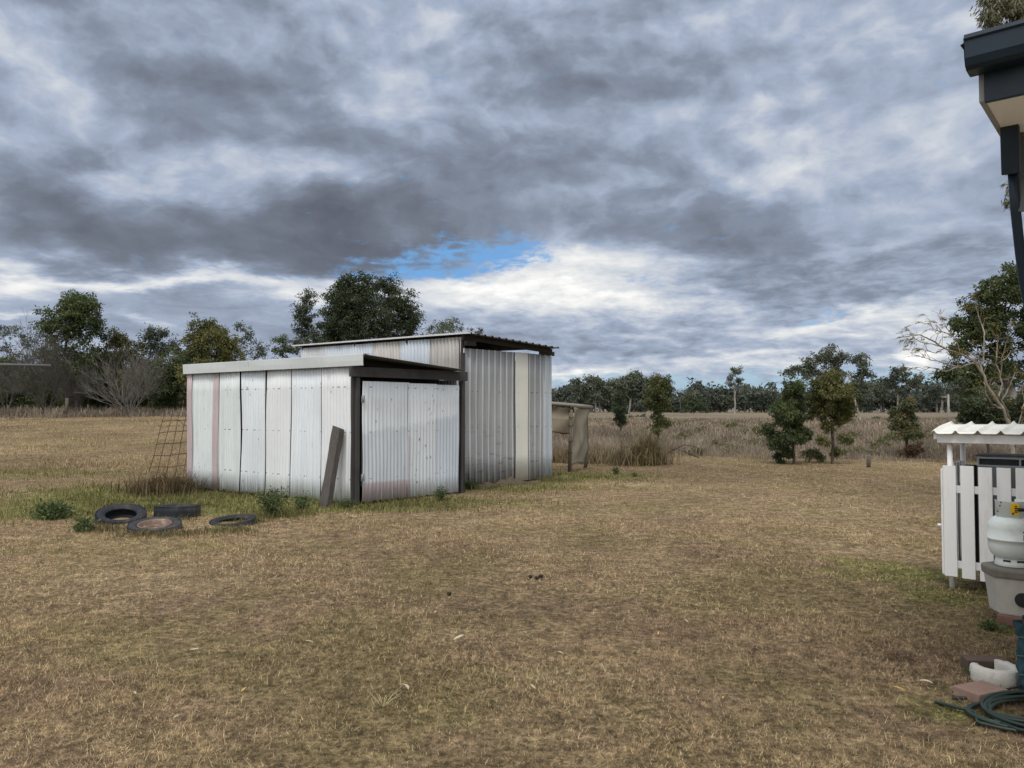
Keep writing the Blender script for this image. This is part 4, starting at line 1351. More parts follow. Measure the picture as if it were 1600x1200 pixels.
def build_shelter():
    Z = Vector((0, 0, 1))
    o0 = P(1473, 727, 6.72); org = Vector((o0.x, o0.y, 0))
    d, s = HG, HS
    g = gz(org.x, org.y)
    t = empty('aircon_shelter', Vector((org.x, org.y, g)), 'white picket shelter with a wavy white roof round an air conditioner', 'shelter')
    top, bot = o0.z, 0.115 + g
    Lx, Ly = 1.30, 0.62
    i = 0; u = 0.0
    while u < Lx:
        m = MB()
        c = org + d * (u + 0.052) - s * 0.012
        dz = 0.004 * math.sin(i * 2.1); dz2 = -0.012 * i * 0.5
        m.box(c + Z * ((top + dz + bot + dz2) / 2), (0.100 if i else 0.098, 0.018, top + dz - bot - dz2), (d, s, Z))
        m.build('picket', M_PWHITE, t, 0.002)
        u += 0.1325; i += 1
    m = MB(); m.box(org - d * 0.010 + s * 0.03 + Z * ((top + bot) / 2 - 0.01), (0.016, 0.06, top - bot - 0.04), (d, s, Z)); m.build('end_picket', M_PWHITE, t, 0.002)
    # rails
    for z in (top - 0.20, bot + 0.10):
        m = MB(); m.box(org + d * (Lx / 2 + 0.03) + s * 0.020 + Z * z, (Lx, 0.035, 0.062), (d, s, Z)); m.build('rail', M_PWHITE, t, 0.003)
        m = MB(); m.box(org + d * 0.045 + s * (Ly / 2 + 0.05) + Z * z, (0.03, Ly - 0.08, 0.06), (d, s, Z)); m.build('rail', M_PWHITE, t, 0.003)
    # posts
    ztop = 1.315
    for (u, v) in ((0.045, 0.06), (0.045, Ly), (Lx - 0.05, 0.06), (Lx - 0.05, Ly)):
        zz = ztop + 0.10 * v
        c = org + d * u + s * v
        m = MB(); m.tube([c + Z * (g - 0.05), c + Z * zz], 0.022, 12); m.build('post', M_PWHITE, t)
    # roof beams
    m = MB(); m.box(org + d * (Lx / 2 - 0.01) + s * 0.012 + Z * (ztop - 0.014), (Lx + 0.06, 0.035, 0.072), (d, s, Z)); m.build('roof_beam', M_PWHITE, t, 0.003)
    m = MB(); m.box(org - d * 0.052 + s * (Ly / 2) + Z * (ztop + 0.012), (0.028, Ly + 0.02, 0.066), (d, s, Z)); m.build('roof_beam', M_PWHITE, t, 0.003)
    m = MB(); m.box(org + d * (Lx / 2) + s * (Ly + 0.03) + Z * (ztop + 0.04), (Lx, 0.03, 0.07), (d, s, Z)); m.build('roof_beam', M_PWHITE, t, 0.003)

    # wavy roof sheet: flat pans between narrow rolls
    def rf(a, v, w_):
        u = -0.075 + (Lx + 0.12) * a
        ph = ((u + 0.075) / 0.165) % 1.0
        hump = 0.030 * math.exp(-((((ph + 0.5) % 1.0) - 0.62) / 0.10) ** 2)
        p = org + d * u + s * (-0.055 + (Ly + 0.12) * v)
        return Vector((p.x, p.y, ztop + 0.030 + 0.075 * v + hump + 0.006 * math.sin(5 * v + u * 3) - w_))
    m = MB(); m.sheet(rf, 170, 8, 0.006); m.build('roof', M_TILEWHITE, t)
    m = MB(); m.tube([org - d * 0.022 + s * 0.02 + Z * (bot + 0.42), org - d * 0.05 + s * 0.02 + Z * (bot + 0.42)], [0.012, 0.016], 10); m.build('latch_knob', M_PWHITE, t)
    # inner side fence, dark boards seen end on
    m = MB()
    for k in range(4):
        m.box(org + d * (0.06 + 0.0) + s * (0.14 + 0.12 * k) + Z * ((top + bot) / 2 + 0.02), (0.018, 0.09, top - bot), (d, s, Z))
    m.build('side_pickets', M_PWHITE, t)

    m = MB(); m.box(org + d * (Lx / 2 + 0.05) + s * (Ly - 0.04) + Z * ((top + bot) / 2 - 0.02), (Lx, 0.02, top - bot), (d, s, Z)); m.build('gap_shade_panel', simple('picket_gap_shade', (0.035, 0.033, 0.032), 0.9, 0.3, stretch=(1, 1, 0.2)), t)  # dark backing added so the gaps between the pickets read as shade
    # the unit
    M_AC = simple('grey_appliance_paint', (0.17, 0.185, 0.20), 0.45, 0.1, 4, bmp=0.03)
    M_ACD = simple('dark_grille', (0.045, 0.052, 0.06), 0.5, 0.2, 8)
    ac0 = org + d * 0.23 + s * 0.16
    a = empty('air_conditioner', Vector((ac0.x, ac0.y, g)), 'grey air conditioner unit with a vented top behind the white pickets', 'air conditioner')
    W, D, H = 0.95, 0.36, 1.06
    m = MB(); m.box(ac0 + d * W / 2 + s * D / 2 + Z * (0.14 + (H - 0.14) / 2), (W, D, H - 0.14), (d, s, Z)); m.build('cabinet', M_AC, a, 0.008)
    m = MB()
    zc = 1.105
    for z in (zc - 0.034, zc + 0.034): m.box(ac0 + d * W / 2 + s * 0.02 + Z * z, (W, 0.03, 0.014), (d, s, Z))
    for u in (0.007, W * 0.33, W * 0.66, W - 0.007): m.box(ac0 + d * u + s * 0.02 + Z * zc, (0.014, 0.028, 0.054), (d, s, Z))
    m.build('grille_frame', simple('pale_grille_frame', (0.33, 0.36, 0.39), 0.4, 0.1), a)
    m = MB()
    for k in range(46): m.box(ac0 + d * (0.02 + 0.91 * k / 45) + s * 0.038 + Z * zc, (0.006, 0.006, 0.052), (d, s, Z))
    for k in range(4): m.box(ac0 + d * W / 2 + s * 0.046 + Z * (zc - 0.022 + 0.015 * k), (W - 0.02, 0.004, 0.003), (d, s, Z))
    m.box(ac0 + d * W / 2 + s * 0.20 + Z * (zc - 0.01), (W - 0.02, 0.26, 0.05), (d, s, Z))
    m.build('grille', M_ACD, a)
    m = MB(); m.box(ac0 + d * W / 2 + s * D / 2 + Z * (zc + 0.052), (W + 0.02, D + 0.02, 0.014), (d, s, Z)); m.build('lid', M_ACD, a, 0.003)
    m = MB(); m.box(ac0 + d * W / 2 + s * (-0.004) + Z * 0.86, (W - 0.04, 0.012, 0.016), (d, s, Z)); m.build('seam', M_ACD, a)
    for u in (0.1, W - 0.1):
        m = MB(); m.box(ac0 + d * u + s * D / 2 + Z * 0.07, (0.08, D, 0.16), (d, s, Z)); m.build('foot', M_ACD, a)
    return t


build_shelter()


# ------------------------------------------------------------------ gas bottle on its block
def build_gas():
    Z = Vector((0, 0, 1))
    c = P(1582, 884, 5.75)
    gx, gy = c.x, c.y
    zb = c.z + 0.005
    R = 0.155
    M_GAS = simple('pale_mint_enamel', (0.74, 0.805, 0.79), 0.32, 0.05, 5, bmp=0.05, dirt=(0.36, 0.38, 0.36), dirt_amt=0.3, spec=0.5)
    t = empty('gas_bottle', Vector((gx, gy, zb)), 'pale mint gas bottle with a yellow valve tag, standing on the concrete block', 'gas bottle')
    m = MB(); m.lathe([(0.0, 0.035), (0.06, 0.038), (0.108, 0.055), (0.138, 0.085), (0.150, 0.12), (R, 0.155), (R, 0.188), (R + 0.003, 0.189), (R + 0.003, 0.199), (R, 0.20), (R, 0.275), (0.150, 0.305), (0.130, 0.338), (0.095, 0.360), (0.05, 0.371), (0.0, 0.373)], 56, (gx, gy, zb))
    m.build('body', M_GAS, t)
    m = MB(); m.lathe([(0.112, 0.0), (0.116, 0.004), (0.110, 0.030), (0.104, 0.058), (0.100, 0.058), (0.105, 0.03), (0.108, 0.004), (0.112, 0.0)], 48, (gx, gy, zb))
    m.build('foot_ring', M_GAS, t)
    M_DK = simple('dark_slot', (0.02, 0.02, 0.022), 0.8, 0.2)
    for a in (-2.45, -1.65, -0.85, 0.6, 2.0):
        m = MB()
        q = Vector((math.cos(a), math.sin(a), 0)); tg = Vector((-q.y, q.x, 0))
        m.box(Vector((gx, gy, zb + 0.043)) + q * 0.1085, (0.006, 0.048, 0.013), (q, tg, Z))
        m.build('drain_slot', M_DK, t)
    # collar, open on the far side
    m = MB()
    r = 0.102
    vs = []; fs = []
    n = 40; a0, a1 = rad(-215), rad(45)
    for i in range(n + 1):
        a = a0 + (a1 - a0) * i / n
        for rr, z in ((r, 0.352), (r, 0.470), (r + 0.003, 0.474), (r - 0.004, 0.474), (r - 0.005, 0.470), (r - 0.005, 0.352)):
            vs.append((gx + rr * math.cos(a), gy + rr * math.sin(a), zb + z))
    for i in range(n):
        for k in range(6):
            fs.append((i * 6 + k, i * 6 + (k + 1) % 6, i * 6 + 6 + (k + 1) % 6, i * 6 + 6 + k))
    m.add(vs, fs, True); m.build('collar', M_GAS, t)
    for a, z in ((-2.80, 0.463), (-2.88, 0.437), (-3.10, 0.395)):
        q = Vector((math.cos(a), math.sin(a), 0))
        m = MB()
        m.tube([Vector((gx, gy, zb + z)) + q * 0.100, Vector((gx, gy, zb + z)) + q * 0.106], 0.005, 8)
        m.build('rivet', M_DK, t)
    # valve inside, its yellow tag and the hose
    m = MB(); m.tube([(gx, gy, zb + 0.36), (gx, gy, zb + 0.44)], 0.018, 12); m.tube([(gx + 0.0, gy, zb + 0.415), (gx + 0.02, gy - 0.10, zb + 0.415)], 0.013, 10)
    m.build('valve', simple('brass_valve', (0.35, 0.27, 0.12), 0.4, 0.2, metal=0.8), t)
    qa = -1.93
    q = Vector((math.cos(qa), math.sin(qa), 0)); tg = Vector((-q.y, q.x, 0))
    tc = Vector((gx, gy, zb + 0.420)) + q * 0.112
    m = MB(); m.box(tc, (0.008, 0.056, 0.082), (q, tg, Z)); tg_o = m.build('valve_tag', simple('yellow_plastic', (0.80, 0.50, 0.01), 0.45, 0.08), t, 0.003)
    m = MB()
    for zz, hw in ((0.022, 0.010), (0.008, 0.014), (-0.006, 0.010), (-0.018, 0.013)):
        m.box(tc + q * 0.0055 + tg * 0.004 + Z * zz, (0.002, hw * 1.3, 0.008), (q, tg, Z))
    m.box(tc + q * 0.0055 - tg * 0.014 - Z * 0.03, (0.002, 0.012, 0.012), (q, tg, Z))
    k_ = m.build('printed_warning', M_DK, t)
    m = MB(); h0 = tc + tg * 0.02 + q * 0.006
    m.tube([h0, h0 + tg * 0.05 + q * 0.02, h0 + tg * 0.16 + q * 0.01 - Z * 0.01, h0 + tg * 0.42 - Z * 0.09, h0 + tg * 0.6 + Z * 0.02], 0.007, 8); m.tube([h0 - tg * 0.005, h0 + tg * 0.03 + q * 0.01], 0.013, 10)
    m.build('hose', M_DK, t)
    # stencilled figures round the shoulder
    m = MB()
    for row, z in ((0, 0.262), (1, 0.236), (2, 0.222), (3, 0.208)):
        for k in range(5):
            a = -1.66 + 0.085 * k
            qq = Vector((math.cos(a), math.sin(a), 0)); tt = Vector((-qq.y, qq.x, 0))
            m.box(Vector((gx, gy, zb + z)) + qq * (R + 0.0008), (0.0008, 0.008 if row else 0.010, 0.009 if row else 0.013), (qq, tt, Z))
    m.build('stencilled_figures', simple('grey_print', (0.09, 0.12, 0.15), 0.7, 0.2), t)

    # the concrete block: tapering down, with a thick cap and a round hole
    g0 = gz(gx, gy)
    M_CON = simple('old_concrete', (0.46, 0.445, 0.41), 0.9, 0.18, 5, bmp=0.5, dirt=(0.20, 0.19, 0.15), dirt_amt=0.5)
    M_CONT = simple('concrete_cap', (0.20, 0.185, 0.165), 0.92, 0.25, 6, bmp=0.6, dirt=(0.10, 0.095, 0.08), dirt_amt=0.6)
    zcap = zb - 0.004
    zbot = g0 + 0.065
    e = empty('concrete_block', Vector((gx, gy, zbot)), 'tapered concrete block with a dark round hole, under the gas bottle', 'concrete block')
    # plan: square with its left corner cut, faces turned like the house
    def ring(r, z):
        pts = []
        for k in range(6):
            a = rad(-40) + rad(60) * k + rad(-60)
            pts.append(Vector((gx + 0.03 + r * math.cos(a), gy + r * math.sin(a), z)))
        return pts
    m = MB()
    rs = [(0.178, zbot), (0.194, zbot + (zcap - 0.07 - zbot) * 0.5), (0.212, zcap - 0.07), (0.15, zcap - 0.07), (0.15, zbot)]
    vs = [p for r, z in rs for p in ring(r, z)]
    fs = [(i * 6 + k, i * 6 + (k + 1) % 6, i * 6 + 6 + (k + 1) % 6, i * 6 + 6 + k) for i in range(4) for k in range(6)]
    fs.append(tuple(range(5, -1, -1)))
    m.add(vs, fs); m.build('body', M_CON, e, 0.010)
    m = MB(); vs = ring(0.226, zcap - 0.072) + ring(0.232, zcap - 0.02) + ring(0.224, zcap)
    m.add(vs, [(i * 6 + k, i * 6 + (k + 1) % 6, i * 6 + 6 + (k + 1) % 6, i * 6 + 6 + k) for i in range(2) for k in range(6)] + [tuple(range(5, -1, -1)), tuple(12 + k for k in range(6))])
    m.build('cap', M_CONT, e, 0.012)
    # hole on the face that looks at the camera
    hp = P(1599, 938, gy - 0.185)
    # the facet nearest to the camera
    best = None
    R0 = ring(0.198, 0.5)
    for k in range(6):
        mid = (R0[k] + R0[(k + 1) % 6]) / 2
        dist = (Vector((hp.x, hp.y, 0)) - Vector((mid.x, mid.y, 0))).length
        if best is None or dist < best[0]: best = (dist, k)
    k = best[1]
    ed = (R0[(k + 1) % 6] - R0[k]).normalized(); nn = Vector((ed.y, -ed.x, 0))
    if nn.dot(Vector((gx, gy, 0)) - R0[k]) > 0: nn = -nn
    base = ring(0.194, hp.z)
    r_ = Vector((hp.x, hp.y, hp.z)) - Vector((0, 0, EYE))
    tt = (base[k] - Vector((0, 0, EYE))).dot(nn) / r_.dot(nn)
    hc = Vector((0, 0, EYE)) + r_ * tt
    m = MB()
    vs = []; fs = []
    for rr, dep in ((0.052, -0.012), (0.050, 0.0), (0.046, 0.001), (0.0, 0.001)):
        for q_ in range(24):
            a = 2 * math.pi * q_ / 24
            vs.append(hc + ed * (rr * math.cos(a)) + Z * (rr * math.sin(a)) + nn * (dep + 0.02))
    for i in range(3):
        for q_ in range(24):
            fs.append((i * 24 + q_, i * 24 + (q_ + 1) % 24, i * 24 + 24 + (q_ + 1) % 24, i * 24 + 24 + q_))
    m.add(vs, fs, True); m.build('hole', M_DK, e)
    return gx, gy


gas_xy = build_gas()

# ------------------------------------------------------------------ bricks, ring, standpipe, hose
M_BRICK_RED = simple('red_brick', (0.20, 0.115, 0.090), 0.95, 0.25, 14, bmp=0.6, dirt=(0.28, 0.22, 0.18), dirt_amt=0.5)
M_BRICK_DARK = simple('dark_brown_brick', (0.105, 0.072, 0.058), 0.95, 0.3, 14, bmp=0.7, dirt=(0.05, 0.04, 0.035), dirt_amt=0.6)
M_BRICK_PINK = simple('pinkish_brick', (0.25, 0.165, 0.135), 0.95, 0.2, 12, bmp=0.5, dirt=(0.32, 0.27, 0.23), dirt_amt=0.5)


def brick(px, py, ang, mat, label, size=(0.23, 0.11, 0.072), sink=0.006, tilt=0.0, z=None, group='loose house bricks'):
    g = G(px, py)
    m = MB(); m.box((0, 0, size[2] / 2), size)
    o = m.build('brick', mat, None, 0.006)
    o.location = (g.x, g.y, (g.z if z is None else z) - sink)
    o.rotation_euler = (tilt, 0, rad(ang))
    tag(o, label, 'brick', group)
    return o


gx, gy = gas_xy
b_ = brick(1562, 974, -40, M_BRICK_RED, 'reddish brick lying under the front of the concrete block', (0.25, 0.12, 0.075))
b_.location = (gx - 0.045, gy - 0.125, gz(gx, gy) - 0.008)
b_ = brick(1590, 974, -40, M_BRICK_RED, 'brick under the concrete block, mostly hidden behind the front one', (0.25, 0.12, 0.075))
b_.location = (gx + 0.115, gy + 0.03, gz(gx, gy) - 0.008)
brick(1539, 1046, -8, M_BRICK_DARK, 'dark brown brick lying against the white stone ring', (0.235, 0.10, 0.075), tilt=rad(3))
brick(1532, 1088, 22, M_BRICK_PINK, 'flat pinkish brick nearest the hose, in front of the white ring', (0.225, 0.155, 0.055))


def build_ring():
    c = G(1555, 1062)
    m = MB()
    vs = []; fs = []
    n = 44
    rng = random.Random(4)
    a0, a1 = rad(-205), rad(60)
    Ro, Ri, h = 0.128, 0.078, 0.085
    for i in range(n + 1):
        a = a0 + (a1 - a0) * i / n
        j = 1 + rng.uniform(-0.02, 0.02)
        for r, z in ((Ro * 0.97 * j, -0.02), (Ro * 1.02 * j, h * 0.45), (Ro * 0.98 * j, h * 0.85), ((Ro * 0.9) * j, h * (1.0 + rng.uniform(-0.03, 0.03))), (Ri * 1.12 * j, h * 0.97), (Ri * 1.0, h * 0.8), (Ri * 0.98, -0.02)):
            vs.append((c.x + r * math.cos(a), c.y + r * math.sin(a), c.z + z))
    for i in range(n):
        for k in range(6):
            fs.append((i * 7 + k, i * 7 + k + 1, i * 7 + 8 + k, i * 7 + 7 + k))
    fs.append(tuple(range(6, -1, -1))); fs.append(tuple(n * 7 + k for k in range(7)))
    m.add(vs, fs, True)
    o = m.build('garden_ring', simple('chalky_white_concrete', (0.56, 0.55, 0.51), 0.9, 0.15, 12, bmp=0.7, dirt=(0.33, 0.29, 0.24), dirt_amt=0.6), None, 0, c)
    tag(o, 'curved white concrete ring half buried between two bricks', 'concrete ring')


build_ring()


def build_standpipe():
    """pipe lagged with dark teal netting, at the right edge"""
    b = G(1604, 1078)
    M_TEAL = simple('dark_teal_netting', (0.022, 0.060, 0.078), 0.7, 0.5, 30, bmp=0.8)
    M_DKP = simple('black_pipe', (0.018, 0.02, 0.022), 0.6, 0.2)
    t = empty('standpipe', b, 'tap pipe wrapped in dark teal netting at the right edge', 'standpipe')
    m = MB()
    rng = random.Random(8)

    def lag(s, v, w_):
        a = 2 * math.pi * s
        r = 0.041 + 0.003 * math.sin(v * 21) + 0.005 * math.sin(3 * a + v * 13) + 0.003 * math.sin(5 * a - v * 31) + 0.010 * max(0, v - 0.82) * 5 - 0.006 * math.exp(-((v - 0.74) / 0.05) ** 2)
        return Vector((b.x + r * math.cos(a), b.y + r * math.sin(a), b.z - 0.03 + 0.40 * v))
    m.sheet(lag, 28, 40); m.build('netting_wrap', M_TEAL, t)
    m = MB(); m.tube([b + Vector((0, 0, -0.05)), b + Vector((0, 0, 0.405))], 0.014, 10); m.tube([b + Vector((-0.015, -0.01, 0.40)), b + Vector((0.05, -0.06, 0.40)), b + Vector((0.07, -0.08, 0.36))], 0.012, 8)
    m.build('pipe', M_DKP, t)
    m = MB()
    for k in range(3):
        pts = [b + Vector((0.048 * math.cos(a + k), 0.048 * math.sin(a + k), 0.06 + 0.11 * k + 0.008 * a)) for a in np.linspace(0, 6.6, 14)]
        m.tube(pts, 0.004, 5)
    m.build('binding_cord', simple('pale_cord', (0.07, 0.13, 0.15), 0.8, 0.3), t)
    m = MB(); m.tube([b + Vector((-0.03, -0.02, 0.03)), b + Vector((-0.08, -0.03, 0.025)), b + Vector((-0.13, -0.02, 0.01))], 0.006, 6); m.build('hose_tail', M_DKP, t)


build_standpipe()


def build_hose():
    c = G(1638, 1124)
    M_H = simple('dark_green_hose', (0.011, 0.026, 0.020), 0.5, 0.3, 20, bmp=0.05, spec=0.5)
    rng = random.Random(11)
    pts = []
    turns = 9
    N_ = turns * 44
    for i in range(N_):
        a = 2 * math.pi * i / 44
        k = i / 44
        w0 = math.sin(k * 2.3) ; w1 = math.cos(k * 3.7)
        rx = 0.315 + 0.05 * math.sin(k * 4.1) + 0.03 * w0; ry = 0.225 + 0.05 * math.sin(k * 2.7 + 1)
        x = c.x + 0.03 * w1 + rx * math.cos(a); y = c.y + 0.03 * w0 + ry * math.sin(a)
        z = 0.012 + 0.011 * (k % 3) + 0.012 * (0.5 + 0.5 * math.sin(a * 2 + k * 2.2)) * min(1, k / 2)
        pts.append(Vector((x, y, gz(x, y) + z)))
    # the free end trails off to the left through the grass
    e0 = G(1490, 1112); e1 = G(1462, 1100); e2 = G(1522, 1122)
    tail = [Vector((p.x, p.y, p.z + zz)) for p, zz in ((e1, 0.010), (e0, 0.026), (e2, 0.03))]
    first = pts[24:]
    path = tail + first

    def cr(p, n=4):
        out = []
        for i in range(len(p) - 1):
            a, b, c_, d = p[max(0, i - 1)], p[i], p[i + 1], p[min(len(p) - 1, i + 2)]
            for k in range(n):
                t = k / n
                out.append(0.5 * ((2 * b) + (c_ - a) * t + (2 * a - 5 * b + 4 * c_ - d) * t * t + (3 * b - a - 3 * c_ + d) * t ** 3))
        out.append(p[-1])
        return out
    path = cr(tail + first[:2], 8) + first[2:]
    m = MB(); m.tube(path, 0.0088, 8)
    o = m.build('garden_hose', M_H, None, 0, c)
    tag(o, 'dark green garden hose coiled on the grass, its end trailing left', 'hose')
    q0, q1 = G(1488, 1094), G(1545, 1096)
    m = MB(); m.tube([Vector((p.x, p.y, p.z + 0.012)) for p in (q0, (q0 + q1) / 2 + Vector((0, 0.01, 0)), q1)], 0.010, 8)
    o = m.build('pipe_offcut', simple('dull_dark_pipe', (0.03, 0.032, 0.034), 0.7, 0.3), None, 0, q0)
    tag(o, 'thin dark pipe lying along the front of the pinkish brick', 'pipe')


build_hose()


# ------------------------------------------------------------------ fallen leaves and sticks on the lawn
def build_litter():
    mats = [simple('dry_leaf_straw', (0.48, 0.38, 0.20), 0.8, 0.2, 30), simple('dry_leaf_pale', (0.46, 0.40, 0.29), 0.8, 0.15, 30), simple('dry_leaf_ochre', (0.50, 0.33, 0.10), 0.8, 0.2, 30), simple('dry_leaf_brown', (0.24, 0.15, 0.09), 0.8, 0.2, 30)]

    def leaf_mesh(L, W, curl, seed):
        m = MB()

        def fn(s, v, w_):
            x = (s - 0.5) * L
            ww = W * math.sin(math.pi * min(1, max(0, s)) ** 0.8) ** 0.8 * 0.5 + 0.0006
            y = (v - 0.5) * 2 * ww + 0.12 * L * math.sin(s * 2.6 + seed)
            z = 0.022 + curl * math.sin(math.pi * s) + 0.35 * abs(v - 0.5) * W - w_
            return Vector((x, y, z))
        m.sheet(fn, 10, 4, 0.0012)
        return m
    known = [(715, 1006, 1.5, 1), (679, 964, 1.0, 1), (870, 921, 0.9, 2), (833, 1080, 0.7, 1), (874, 1124, 1.2, 3), (893, 982, 0.7, 3), (875, 1026, 0.6, 1), (1072, 976, 0.8, 1), (1152, 905, 0.7, 1), (197, 948, 0.9, 2),
             (305, 1023, 1.0, 1), (483, 1010, 0.9, 1), (205, 1096, 1.2, 1), (280, 1130, 0.9, 1), (1030, 995, 0.7, 2), (660, 905, 0.6, 1), (630, 1085, 1.3, 1), (978, 762, 0.8, 1), (1083, 800, 0.8, 1), (1300, 745, 1.0, 1),
             (1448, 741, 1.0, 1), (1210, 1040, 0.8, 3), (1130, 1098, 0.7, 2), (560, 1150, 0.9, 3), (420, 870, 0.8, 2), (90, 1010, 0.8, 3), (780, 900, 0.5, 1), (1290, 940, 0.7, 2), (1405, 1085, 0.9, 2), (1010, 870, 0.6, 1),
             (1447, 1075, 1.0, 1), (1400, 960, 0.6, 1), (300, 865, 0.7, 3), (505, 905, 0.6, 2), (380, 1085, 0.7, 2)]
    R = random.Random(21)
    protos = {}
    where = {0: 'straw coloured', 1: 'pale cream', 2: 'ochre yellow', 3: 'brown'}
    for i, (px, py, s, mi) in enumerate(known):
        g = G(px, py)
        key = (mi, i % 2)
        if key not in protos:
            o = leaf_mesh(0.072, 0.014, 0.006, i).build('fallen_leaf', mats[mi]); protos[key] = o
        else:
            o = protos[key].copy(); COL.objects.link(o)
        o.location = (g.x, g.y, g.z + 0.012)
        o.rotation_euler = (R.uniform(-0.25, 0.25), R.uniform(-0.2, 0.2), R.uniform(0, 6.28))
        o.scale = (s, s, s)
        tag(o, f'{where[mi]} fallen gum leaf lying on the dry lawn', 'leaf', f'{where[mi]} gum leaves on the lawn')
    # a forked dry seed stalk
    g = G(598, 1108)
    m = MB()
    for a, L in ((0.4, 0.12), (1.0, 0.14), (2.0, 0.10), (2.7, 0.10), (3.6, 0.07), (5.3, 0.08), (1.5, 0.12), (0.1, 0.09), (0.75, 0.10), (1.25, 0.09), (2.3, 0.08), (4.4, 0.06)):
        d = Vector((math.cos(a), math.sin(a), 0))
        m.tube([g + Vector((0, 0, 0.005)), g + d * L * 0.5 + Vector((0, 0, 0.05)), g + d * L + Vector((0, 0, 0.055 + 0.03 * math.sin(a * 3)))], [0.0015, 0.0012, 0.0007], 5)
    o = m.build('dry_grass_tuft', simple('straw_stalk', (0.42, 0.36, 0.20), 0.8, 0.2, 20), None, 0, g)
    tag(o, 'pale dry grass tuft sprawling on the near lawn', 'grass tuft')
    # dark droppings
    for k, (px, py) in enumerate(((829, 904), (839, 906), (845, 903), (702, 931))):
        g = G(px, py)
        m = MB(); m.lathe([(0.0, -0.01), (0.015, 0.0), (0.020, 0.010), (0.013, 0.021), (0.0, 0.024)], 12)
        for i, v in enumerate(m.v):
            m.v[i] = (v[0] * (1 + 0.25 * math.sin(5 * v[1] * 60 + k)), v[1] * 1.2, v[2])
        o = m.build('dropping', simple('dark_dung', (0.025, 0.02, 0.017), 0.9, 0.3, 30, bmp=0.5)); o.location = (g.x, g.y, g.z + 0.01)
        tag(o, 'single dark dropping alone on the lawn' if k == 3 else 'dark dropping in a cluster of three on the lawn', 'dropping', 'dark droppings on the lawn')


build_litter()

# ------------------------------------------------------------------ trees
B_GUM = bark_mat('gum_bark', (0.36, 0.34, 0.31), (0.15, 0.13, 0.115), 1.5)
B_PALE = bark_mat('pale_gum_bark', (0.42, 0.40, 0.36), (0.19, 0.175, 0.155), 1.2)
B_DARK = bark_mat('dark_bark', (0.085, 0.068, 0.055), (0.035, 0.028, 0.023), 5.0)
B_TWIG = bark_mat('grey_twigs', (0.21, 0.20, 0.185), (0.11, 0.104, 0.097), 3.0)
B_TWIG_DK = bark_mat('brown_grey_twigs', (0.135, 0.128, 0.118), (0.065, 0.061, 0.056), 3.0)
B_SAP = bark_mat('sapling_bark', (0.13, 0.10, 0.085), (0.055, 0.045, 0.04), 8.0)
B_WHITE = bark_mat('pale_lichened_bark', (0.34, 0.305, 0.255), (0.15, 0.13, 0.11), 9.0)
F_DENSE = leaf_mat('dense_green_foliage', (0.031, 0.046, 0.019), (0.081, 0.109, 0.040), (0.132, 0.152, 0.056))
F_DARK = leaf_mat('dark_green_foliage', (0.025, 0.037, 0.020), (0.059, 0.081, 0.040), (0.093, 0.109, 0.050))
F_OLIVE = leaf_mat('olive_foliage', (0.046, 0.054, 0.019), (0.124, 0.127, 0.043), (0.217, 0.194, 0.070))
F_GUM = leaf_mat('grey_green_foliage', (0.043, 0.056, 0.039), (0.102, 0.121, 0.081), (0.171, 0.186, 0.132))
F_FAR = leaf_mat('far_gum_foliage', (0.046, 0.059, 0.046), (0.093, 0.112, 0.087), (0.139, 0.155, 0.124))
F_SAP = leaf_mat('sapling_foliage', (0.040, 0.053, 0.019), (0.099, 0.115, 0.040), (0.186, 0.163, 0.062))
F_SAPRED = leaf_mat('rusty_tipped_foliage', (0.043, 0.056, 0.025), (0.096, 0.115, 0.050), (0.225, 0.132, 0.070))
F_RUST = leaf_mat('dry_rusty_foliage', (0.078, 0.050, 0.031), (0.163, 0.105, 0.056), (0.217, 0.155, 0.078))
F_YEL = leaf_mat('yellowing_foliage', (0.12, 0.10, 0.02), (0.26, 0.20, 0.055), (0.36, 0.27, 0.10))
F_WEED = leaf_mat('weed_leaves', (0.035, 0.055, 0.020), (0.085, 0.125, 0.042), (0.16, 0.19, 0.08))


def grow(clumps, base, rng, trunk_h, lean=(0, 0), wob=0.04, split=0.35):
    """branch skeleton that joins a trunk to the middle of every clump. Returns nodes and parents"""
    H = max(c[2] for c in clumps)
    nodes = [np.array(base, float)]; par = [-1]
    cx = np.mean([c[0] for c in clumps]); cy = np.mean([c[1] for c in clumps])
    k = 6
    for i in range(1, k + 1):
        t = i / k
        z = trunk_h * t
        nodes.append(np.array([base[0] + lean[0] * t + (cx - base[0]) * 0.30 * t + rng.normal(0, wob * trunk_h * 0.25),
                               base[1] + lean[1] * t + (cy - base[1]) * 0.30 * t + rng.normal(0, wob * trunk_h * 0.25), base[2] + z]))
        par.append(len(nodes) - 2)
    order = sorted(range(len(clumps)), key=lambda i: np.linalg.norm(np.array(clumps[i][:3]) - nodes[k]))
    ends = {}
    for ci in order:
        c = np.array(clumps[ci][:3])
        A = np.array(nodes[2:])
        d = A - c
        dist = np.sqrt((d ** 2).sum(1))
        pen = dist + np.maximum(0, A[:, 2] - c[2]) * 1.2 + np.linalg.norm(d[:, :2], axis=1) * 0.15
        j = int(np.argmin(pen)) + 2
        s = nodes[j]
        L = np.linalg.norm(c - s)
        m = max(2, int(L / (0.09 * H)) + 1)
        prev = j
        for q in range(1, m + 1):
            t = q / m
            p = s + (c - s) * t
            p = p + rng.normal(0, 0.035 * L, 3) * (1 if q < m else 0) + np.array([0, 0, 0.10 * L * math.sin(math.pi * t) * rng.uniform(-0.4, 1)])
            nodes.append(p); par.append(prev); prev = len(nodes) - 1
        ends[ci] = prev
    return nodes, par


